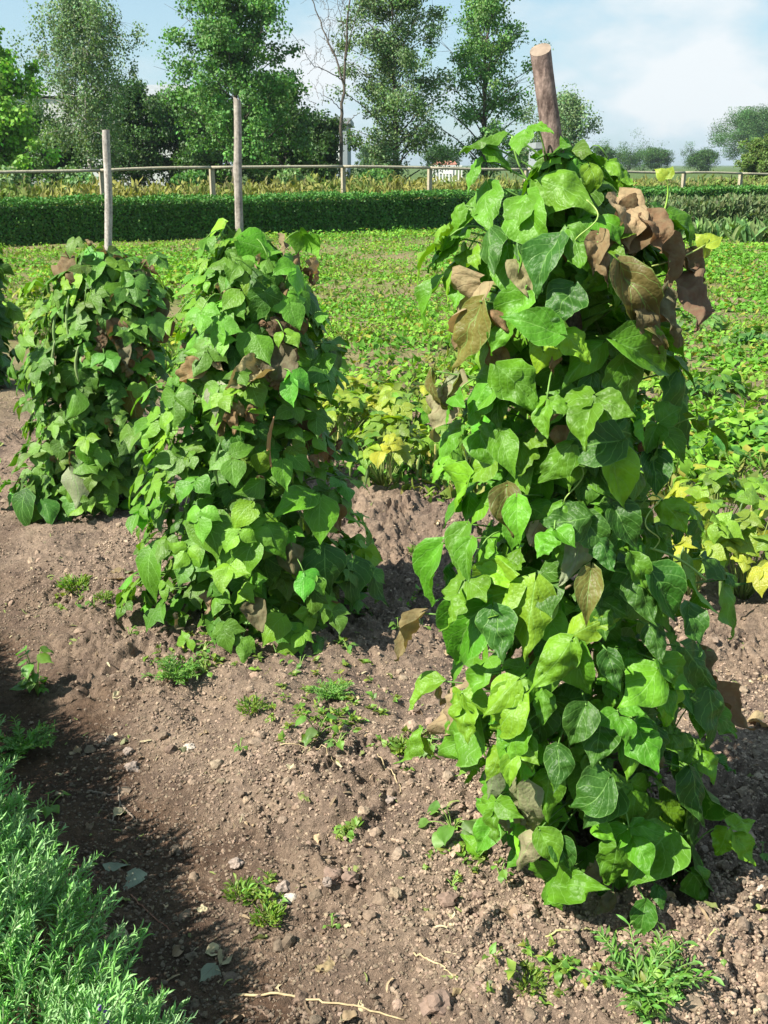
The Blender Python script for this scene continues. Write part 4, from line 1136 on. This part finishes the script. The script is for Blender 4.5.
# ================================================================== LAVENDER
def lavender():
    global RNG
    RNG = np.random.default_rng(9)
    c0 = np.array([-.60, 1.06]); root = thing('lavender_hedge', (c0[0], c0[1], 0), 'silvery green lavender hedge edging the path at the lower left', 'lavender')
    fol, st, fl = MB(), MB(), MB()
    k = 4600; s = -.9 + 3.4 * RNG.random(k); u = RNG.random(k) * 2 - 1
    hw, H = .37, .36
    wob = .05 * vnoise(s * 3, u * 0) + .035 * vnoise(s * 8 + 4, u * 2)
    c = u * (hw + wob); z = H * (np.clip(1 - np.abs(u) ** 2.6, 0, 1) ** .6) * (.9 + .28 * vnoise(s * 4.5 + 3, u * 3)) + .02
    P = np.stack([c0[0] + D[0] * s + NN[0] * c, c0[1] + D[1] * s + NN[1] * c, z - .05], 1)
    out = np.stack([NN[0] * u, NN[1] * u, 0 * u], 1)
    axis = unit(np.array([0, 0, 1.]) + out * .65 + RNG.normal(size=(k, 3)) * .24)
    LT, LN, LL, LS, LC = [], [], [], [], []
    for i in range(k):
        ln = .065 + .065 * RNG.random(); b, a = P[i], axis[i]
        e = b + a * ln
        st.tube(np.vstack([b - a * .05, (b + e) / 2 + RNG.normal(size=3) * .003, e]), [.0016, .0013, .0008], 4, (.16, .22, .10))
        n = 26; f = np.linspace(.05, 1, n); ph = np.arange(n) * 2.4 + RNG.random() * 6
        x = unit(np.cross(a, [.3, .5, .2])); y = np.cross(a, x)
        o = np.cos(ph)[:, None] * x + np.sin(ph)[:, None] * y
        LT.append(a[None] * (.75 + .7 * f[:, None]) + o * (1.05 - .6 * f[:, None])); LN.append(a[None] * .7 - o * .5 + RNG.normal(size=(n, 3)) * .2)
        LL.append(b + a * (ln * f)[:, None]); LS.append((.021 + .018 * RNG.random(n)) * (1.05 - .35 * f))
        t = RNG.random(); g = np.array([.19, .50, .085]) * (1 - t) + np.array([.33, .53, .25]) * t
        LC.append(g[None] * (.75 + .5 * RNG.random((n, 1))))
    scatter(fol, NARROW, np.vstack(LT), np.vstack(LN), np.concatenate(LS), np.vstack(LL), np.vstack(LC), np.full(sum(map(len, LS)), .95))
    fol.build('foliage', M['lavender'], root); st.build('stem', M['stem'], root)
    for px, py in ((104, 1019),):
        b = at(px, py, 1.18)
        for j in range(14):
            v, f = blob(j, 1, .2); a = RNG.random() * 6.28
            fl.add(v * .0035 + b + [.005 * math.cos(a), .005 * math.sin(a), .0028 * j - .016], None, f)
    fl.build('flower_spike', M['petal'], root)


lavender()

# ================================================================== WEEDS, LITTER, STONES
def weed(px, py, kind, size, label, seed):
    """size: height in metres"""
    global RNG
    RNG = np.random.default_rng(seed); p = on_ground(px, py); p[2] = float(gz(p[0], p[1])[0])
    lf, st = MB(), MB(); root = thing('weed', p, label, 'weed', 'weeds on the bare soil')
    if kind == 'fern':
        for i in range(34):
            ph = RNG.random() * 6.28; a = unit(np.array([math.cos(ph), math.sin(ph), .5 + RNG.random() * 1.3])); L = size * (.5 + .6 * RNG.random())
            s = np.linspace(0, 1, 7)[:, None]; path = p + a * L * s + np.array([math.cos(ph), math.sin(ph), -.6]) * (L * .28) * s ** 2
            st.tube(path, .0013, 4, (.16, .28, .06)); n = 20; f = np.repeat(np.linspace(.2, 1, 10), 2); sd = np.tile([1, -1], 10)
            side = unit(np.cross(a, [0, 0, 1.])); q = p + a * (L * f)[:, None] + np.array([math.cos(ph), math.sin(ph), -.6]) * (L * .28) * (f ** 2)[:, None]
            scatter(lf, FERNY, a + side * sd[:, None] * .9 + RNG.normal(size=(n, 3)) * .2, np.array([0, 0, 1.]) + RNG.normal(size=(n, 3)) * .4, size * (.16 + .14 * RNG.random(n)), q, green(n, (.12, .28, .045), .25, GREEN_Y, .5))
    elif kind == 'tuft':
        n = 170; ph = RNG.random(n) * 6.28; o = np.stack([np.cos(ph), np.sin(ph), 0 * ph], 1); r = size * .7 * np.sqrt(RNG.random(n))
        scatter(lf, NARROW, o * .7 + np.array([0, 0, .8]) + RNG.normal(size=(n, 3)) * .3, np.array([0, 0, .8]) + RNG.normal(size=(n, 3)) * .5, size * (.18 + .35 * RNG.random(n)), p + o * r[:, None] + np.stack([0 * r, 0 * r, size * .5 * RNG.random(n)], 1), green(n, (.14, .27, .025), .3, (.3, .34, .04), .7), np.full(n, 1.5))
        for i in range(8): st.tube(np.vstack([p + o[i] * r[i] * .5, p + o[i] * r[i] + [0, 0, size * .5]]), .001, 4, (.2, .3, .06))
    else:
        k = {'round': 9, 'seedling': 6, 'tall': 14}[kind]
        for i in range(k):
            ph = RNG.random() * 6.28; o = np.array([math.cos(ph), math.sin(ph), 0]); up = (.2 + .8 * (i + 1) / k)
            b = p + o * size * (.55 if kind != 'tall' else .16) * (.4 + .6 * RNG.random()) + np.array([0, 0, size * up * (.55 if kind == 'round' else .8)])
            s = np.linspace(0, 1, 5)[:, None]; st.tube(p * (1 - s) + b * s + np.array([0, 0, size * .12]) * np.sin(PI * s), .0013, 4, (.2, .32, .07))
            lf.instances(MED[i % 10], frames((o + [0, 0, -.3])[None], (np.array([0, 0, 1.]) + o * .4 + TO_SUN * .4)[None], np.array([size * (.38 if kind != 'tall' else .25) * (.7 + .5 * RNG.random())])), b[None], green(1, (.10, .24, .03), .25, GREEN_Y, .5))
    lf.build('foliage', M['weed'], root); st.build('stem', M['stem'], root)


WEEDS = [(38, 696, 'tall', .20, 'upright pale green seedling standing alone in the soil at the left edge'),
 (36, 690, 'round', .06, 'flat round-leaved weed at the foot of the upright seedling at the left edge'),
 (76, 592, 'tuft', .07, 'yellow-green weed tuft below the grey-pole bean plant'), (95, 612, 'seedling', .05, 'thin sparse weed just right below the yellow-green tuft at left'),
 (178, 684, 'fern', .075, 'feathery weed patch left below the middle bean plant'), (205, 676, 'round', .06, 'round-leaved weed beside the feathery patch left below the middle bean plant'),
 (130, 640, 'seedling', .045, 'tiny weed on bare soil between the left and middle bean plants'), (205, 652, 'round', .05, 'small weed touching the lower left leaves of the middle bean plant'),
 (252, 712, 'tuft', .05, 'thin yellowish tuft in the soil below the middle bean plant'), (318, 738, 'seedling', .09, 'largest leafy weed between the middle and front bean plants'),
 (338, 748, 'round', .06, 'small weed with a bright leaf right below the largest leafy weed'), (332, 700, 'fern', .06, 'sparse feathery weed in the middle of the bare soil'),
 (348, 650, 'round', .06, 'low weed just right of the middle bean plant foot'), (398, 635, 'seedling', .05, 'little weed close to the left side of the front bean plant'),
 (268, 924, 'tuft', .042, 'bright green weed tuft beside the cluster of round stones'), (240, 900, 'tuft', .045, 'yellow-brown weed tuft left above the bright green tuft'),
 (346, 838, 'seedling', .04, 'thin yellow seedling on the crumbly ridge'), (332, 930, 'seedling', .035, 'tiny seedling right of the bright green tuft'),
 (640, 992, 'fern', .105, 'big feathery weed in front of the front bean plant'), (556, 975, 'seedling', .05, 'small weed left of the big feathery weed'),
 (528, 985, 'tuft', .04, 'short sparse tuft on lumpy soil left of the big feathery weed'), (650, 1022, 'round', .05, 'weed at the bottom edge below the big feathery weed'),
 (452, 832, 'round', .11, 'bindweed with small round leaves at the lower left foot of the front bean plant'), (500, 884, 'seedling', .05, 'tiny weed left of the front bean plant lowest leaves'),
 (22, 752, 'fern', .09, 'ferny dark green weed at the far end of the lavender'), (48, 812, 'round', .08, 'shaded dark weed half under the lavender edge'),
 (762, 858, 'seedling', .05, 'small weed in the shade at the right edge of the photo'), (418, 560, 'tuft', .05, 'yellow-green tuft against the shaded soil left of the front bean plant'),
 (422, 372 + 260, 'seedling', .04, 'seedling on the soil just left of the brown lower leaves of the front bean plant'), (430, 748, 'round', .06, 'weed with pale leaves beside the tan dead leaf of the front bean plant'),
 (402, 745, 'tuft', .035, 'faint tuft of fine weeds left of the tan dead leaf'), (722, 962, 'seedling', .04, 'two-leaved seedling right of the big feathery weed'),
 (105, 875 - 270, 'tuft', .035, 'short tuft beside the rolled dry leaf'), (452, 896 - 10, 'seedling', .03, 'pale sprout on the lumpy soil left of the front bean plant'),
 (300, 668, 'seedling', .05, 'little weed under the lowest leaf of the middle bean plant'), (240, 752, 'seedling', .035, 'small lone seedling below the thin yellowish tuft')]
for i, (px, py, k, s, lb) in enumerate(WEEDS): weed(px, py, k, s, lb, 700 + i)


def litter(px, py, L, kd, label, seed):
    global RNG
    RNG = np.random.default_rng(seed); p = on_ground(px, py); p[2] = float(gz(p[0], p[1])[0]) + .008
    mb = MB(); ph = RNG.random() * 6.28; T = np.array([math.cos(ph), math.sin(ph), .05]); Nn = np.array([0, 0, 1.]) + RNG.normal(size=3) * .25
    mb.instances(DRY[int(RNG.integers(0, 10))] if kd != 'q' else MED[1], frames(T[None], Nn[None], np.array([L])), (p - T * L * .5)[None], (np.array([[.24, .27, .20]]) if kd == 'q' else KIND[kd][None]) * (.9 + .2 * RNG.random()))
    o = mb.build('fallen_leaf', M['dry_leaf']); tag(o, label, 'fallen leaf', 'fallen leaves on the soil')


for i, a in enumerate([(118, 866, .06, 'q', 'grey-green torn leaf on the shaded path, upper of a pair'), (130, 882, .075, 'q', 'larger grey-green torn leaf on the shaded path, lower of a pair'),
        (326, 962, .06, 't', 'pale tan and yellow dry leaf near the bottom, right of the bright green tuft'), (190, 746, .06, 'p', 'pale dry leaf left of the bare soil middle'),
        (125, 738, .05, 'p', 'pale leaf on the sunlit soil above the two pale stones'), (128, 578, .14, 't', 'rolled tan dry leaf beside the lower left of the middle bean plant'),
        (138, 574, .10, 'p', 'greenish dry leaf lying over the rolled tan leaf'), (456, 990, .045, 't', 'tan dry leaf at the end of a straw, left one of two'), (482, 992, .04, 'p', 'pale dry leaf at the end of a straw, right one of two'),
        (208, 978, .05, 'q', 'dull green leaf scrap on the dark path near the bottom'), (322, 640, .05, 'p', 'grey leaf scrap at the foot of the middle bean plant'), (168, 623, .05, 'k', 'grey dead leaf lying at the left foot of the middle bean plant'),
        (765, 725, .09, 't', 'tan dead leaf on the soil at the right edge of the photo')]):
    litter(*a, 900 + i)


def stalk(pts, r, col, label, seed, name='dry_stalk', cat='stalk', extra=()):
    rng = np.random.default_rng(seed); mb = MB()
    for pp in (pts, *extra):
        P = np.array([on_ground(x, y) for x, y in pp]); n = 24
        s = np.linspace(0, len(P) - 1, n); Q = np.stack([np.interp(s, np.arange(len(P)), P[:, k]) for k in range(3)], 1)
        ker = np.array([.25, .5, .25])
        for _ in range(3):
            Q[1:-1] = Q[:-2] * .25 + Q[1:-1] * .5 + Q[2:] * .25
        Q[:, 2] = gz(Q[:, 0], Q[:, 1]); Q[1:-1, 2] = np.maximum.reduce([Q[:-2, 2], Q[1:-1, 2], Q[2:, 2]]) + r * .6
        Q[1:-1, :2] += rng.normal(size=(n - 2, 2)) * .0015
        mb.tube(Q, np.linspace(r, r * .6, n), 6, col)
    tag(mb.build(name, M['straw']), label, cat, 'dry stalks and twigs on the soil')


def dry_bits():
    global RNG
    RNG = np.random.default_rng(55); k = 2600; y = 1.2 + 5 * RNG.random(k) ** 1.5; x = (RNG.random(k) * 2 - 1) * (.5 + .42 * y)
    c = x * NN[0] + y * NN[1]; m = (c < 3) & (c > .4); x, y = x[m], y[m]; k = len(x)
    mb = MB(); a = RNG.random(k) * 6.28; T = np.stack([np.cos(a), np.sin(a), RNG.normal(size=k) * .12], 1)
    C = np.array([[.34, .25, .15], [.20, .14, .09], [.42, .36, .22], [.17, .20, .06]])[RNG.integers(0, 4, k)] * (.7 + .5 * RNG.random((k, 1)))
    scatter(mb, STRAP + DRY[:2], T, np.array([0, 0, 1.]) + RNG.normal(size=(k, 3)) * .3, .012 + .035 * RNG.random(k) ** 2, np.stack([x, y, gz(x, y) + .004], 1), C)
    tag(mb.build('dry_plant_bits', M['straw']), 'fine scraps of dry stalk and leaf strewn over the soil', 'litter', kind='stuff')


dry_bits()


def seedlings():
    global RNG
    RNG = np.random.default_rng(56); spots = [(330, 715, 45, 60), (185, 670, 30, 35), (80, 600, 28, 25), (265, 905, 25, 25), (330, 690, 70, 40), (410, 745, 25, 25), (545, 975, 40, 30), (420, 600, 14, 18), (230, 640, 40, 20), (345, 830, 12, 14), (470, 850, 30, 22), (650, 985, 40, 18)]
    mb = MB(); cols = []
    for px, py, sp, cnt in spots:
        for _ in range(cnt):
            p = on_ground(px + RNG.normal() * sp * .6, py + RNG.normal() * sp * .38); p[2] = float(gz(p[0], p[1])[0])
            if p[0] * NN[0] + p[1] * NN[1] > 1.55 and py > 700 and px > 430 and p[1] > 1.85: continue
            k = int(RNG.integers(3, 9)); a = RNG.random(k) * 6.28; o = np.stack([np.cos(a), np.sin(a), .3 + RNG.random(k)], 1)
            scatter(mb, FERNY + SMALL[:3], o, np.array([0, 0, 1.]) + RNG.normal(size=(k, 3)) * .4, .010 + .018 * RNG.random(k), p + np.array([0, 0, .012]) * RNG.random((k, 1)), green(k, (.16, .30, .035), .3, (.36, .36, .06), .7))
    tag(mb.build('seedling_cover', M['weed']), 'sparse tiny seedlings and weed sprouts dotting the bare soil', 'seedlings', kind='stuff')


seedlings()
STRAW = (.42, .33, .19); TWIG = (.22, .17, .13)
stalk([(236, 996), (290, 997), (340, 1004), (405, 1021)], .0028, STRAW, 'long straw-coloured stalk lying across the bottom of the path', 1)
stalk([(412, 952), (440, 970), (458, 986)], .0022, STRAW, 'straight straw in front of the crumbly ridge, leading to two dry leaves', 2)
stalk([(118, 786), (120, 806), (112, 822)], .003, TWIG, 'forked grey twig on the shaded path', 3, 'twig', 'twig', extra=([(121, 805), (130, 815), (138, 822)], [(88, 792), (104, 795), (117, 794)]))
stalk([(545, 940), (575, 938), (600, 934), (615, 938)], .0022, (.40, .38, .16), 'dry bent stem on the soil below the front bean plant', 4)
stalk([(660, 952), (690, 950), (720, 948)], .0026, (.36, .40, .14), 'pale green stalk behind the big feathery weed', 5)
stalk([(376, 766), (395, 780), (402, 795)], .002, STRAW, 'short bright straw on the ridge left of the front bean plant', 6)
stalk([(245, 1006), (262, 1010), (270, 1018)], .003, (.16, .11, .08), 'dark curved twig under the long straw stalk', 7, 'twig', 'twig')
stalk([(280, 745), (310, 748), (335, 760)], .0018, STRAW, 'thin straw below the largest leafy weed', 8)
stalk([(130, 895), (150, 915), (170, 930)], .0018, (.25, .12, .08), 'thin reddish twig on the dark path below the torn leaves', 9, 'twig', 'twig')
stalk([(498, 740), (492, 790), (488, 830), (472, 850)], .0026, (.40, .36, .14), 'bent yellow stem trailing from the lower left of the front bean plant', 10)


def stone(px, py, r, col, label, seed):
    p = on_ground(px, py); z = float(gz(p[0], p[1])[0]); v, f = blob(seed * 1.7, 3, .42, 1.5); mb = MB()
    mb.add(v * np.array([1.1, .95, .8]) * r + [p[0], p[1], z + r * .35], None, f, col)
    tag(mb.build('stone', M['stone'], smooth=False), label, 'stone', 'stones and hard clods on the soil')


SG = (.27, .215, .18); SW = (.42, .36, .30); SB = (.215, .15, .115)
for i, a in enumerate([(283, 889, .017, SG, 'round grey stone, left of the stone cluster on the ridge'), (291, 899, .013, SW, 'pale whitish stone in the stone cluster'), (281, 905, .011, SG, 'small grey stone just below the whitish one'),
        (333, 882, .018, SB, 'large brown rounded clod right of the whitish stone'), (350, 886, .016, SB, 'brown clod touching the right side of the large rounded clod'), (327, 893, .010, SG, 'little clod below the large rounded clod'),
        (237, 868, .014, SG, 'lone grey stone left above the stone cluster'), (448, 902, .020, SB, 'big lumpy clod left of the lowest leaves of the front bean plant'), (437, 1012, .026, SB, 'biggest clod, cut by the bottom edge of the photo'),
        (128, 754, .012, SG, 'upper of two pale stones at the edge of the shaded path'), (133, 770, .017, SG, 'lower and larger of two pale stones at the edge of the shaded path'), (190, 748, .012, SW, 'pale flat stone left of the bare soil middle'),
        (110, 741, .010, SG, 'small pale stone furthest left by the shaded path'), (478, 895, .011, SB, 'small clod beside the big lumpy clod'), (390, 800, .012, SG, 'grey clod on top of the crumbly ridge'),
        (270, 905, .010, SB, 'small brown clod left of the whitish stone'), (520, 830, .011, SG, 'grey clod in the shade at the lower left foot of the front bean plant'), (760, 895, .009, SW, 'tiny whitish stone at the right edge of the photo')]):
    stone(*a, i + 1)

# ================================================================== LIGHT, SKY, CAMERA
w = bpy.data.worlds.new('World'); SC.world = w; w.use_nodes = True
n = w.node_tree; n.nodes.clear(); L = n.links.new
sky = N(n, 'ShaderNodeTexSky', sky_type='NISHITA'); sky.sun_disc = False
sky.sun_elevation = SUN_EL; sky.sun_rotation = math.atan2(TO_SUN[0], TO_SUN[1])
sky.air_density = 1.0; sky.dust_density = .8; sky.ozone_density = 1.6
co = N(n, 'ShaderNodeTexCoord').outputs['Generated']
sp = N(n, 'ShaderNodeSeparateXYZ'); L(co, sp.inputs[0])
zz = math_(n, 'MAXIMUM', math_(n, 'ADD', sp.outputs[2], .42), .05)
cb = N(n, 'ShaderNodeCombineXYZ'); L(math_(n, 'DIVIDE', sp.outputs[0], zz), cb.inputs[0]); L(math_(n, 'DIVIDE', sp.outputs[1], zz), cb.inputs[1])
mp = N(n, 'ShaderNodeMapping'); mp.inputs['Location'].default_value = (1.3, .6, 0); L(cb.outputs[0], mp.inputs[0])
cl = noise_(n, 3.6, 6, .55, mp.outputs[0])
def bank(px, py, w, amt):          # a cloud bank in one part of the sky
    d = unit(ray(px, py)); vd = N(n, 'ShaderNodeVectorMath', operation='DISTANCE'); L(co, vd.inputs[0]); vd.inputs[1].default_value = d
    return math_(n, 'MULTIPLY', ramp_(n, math_(n, 'DIVIDE', vd.outputs['Value'], w), (.1, 1.0), (1.0, 0.0)), amt)


side = math_(n, 'ADD', math_(n, 'ADD', bank(660, 28, .16, .27), bank(740, 105, .10, .18)), math_(n, 'ADD', bank(300, 75, .15, .26), -.05))
f = ramp_(n, math_(n, 'ADD', cl, side), (.36, .50), (.47, .56), (.66, .97))
cloudc = ramp_(n, math_(n, 'ADD', cl, side), (.50, (3.4, 5.05, 5.9)), (.78, (6.3, 6.65, 6.85)))
bgc = mix_(n, f, mix_(n, 1.0, sky.outputs[0], (1.05, 1.12, 1.12), 'MULTIPLY'), cloudc)
bg = N(n, 'ShaderNodeBackground', i_Strength=.068); L(bgc, bg.inputs[0])
wo = N(n, 'ShaderNodeOutputWorld'); L(bg.outputs[0], wo.inputs[0])

sd = bpy.data.lights.new('Sun', 'SUN'); sd.energy = 5.0; sd.angle = math.radians(.53); sd.color = (1, .94, .83)
so = bpy.data.objects.new('Sun', sd); COL.objects.link(so)
so.rotation_euler = Vector(SUN_TRAVEL).to_track_quat('-Z', 'Y').to_euler(); so.location = (-20, -10, 20)

hz = MB(); hz.box((0, 1485, 15.5), (5060, 3050, 35.0)); m, n = nt('haze')
pv = N(n, 'ShaderNodeVolumePrincipled', i_Density=HAZE, i_Anisotropy=.3); pv.inputs['Color'].default_value = (.80, .90, 1.0, 1)
ho = N(n, 'ShaderNodeOutputMaterial'); n.links.new(pv.outputs[0], ho.inputs['Volume'])
tag(hz.build('haze', m, smooth=False), 'thin summer haze over the garden', 'haze', kind='stuff')

cd = bpy.data.cameras.new('Camera'); cam = bpy.data.objects.new('Camera', cd); COL.objects.link(cam)
cam.location = CAM; cam.rotation_euler = (PI / 2 - PITCH, 0, 0)
cd.sensor_fit = 'VERTICAL'; cd.sensor_height = 36; cd.lens = FPX * 36 / 1024; cd.clip_end = 6000; cd.clip_start = .02
SC.camera = cam
SC.view_settings.view_transform = 'Standard'; SC.view_settings.look = 'None'; SC.view_settings.exposure = 1.12; SC.view_settings.gamma = 1
SC.cycles.max_bounces = 8; SC.cycles.transparent_max_bounces = 8
SC.cycles.use_denoising = True
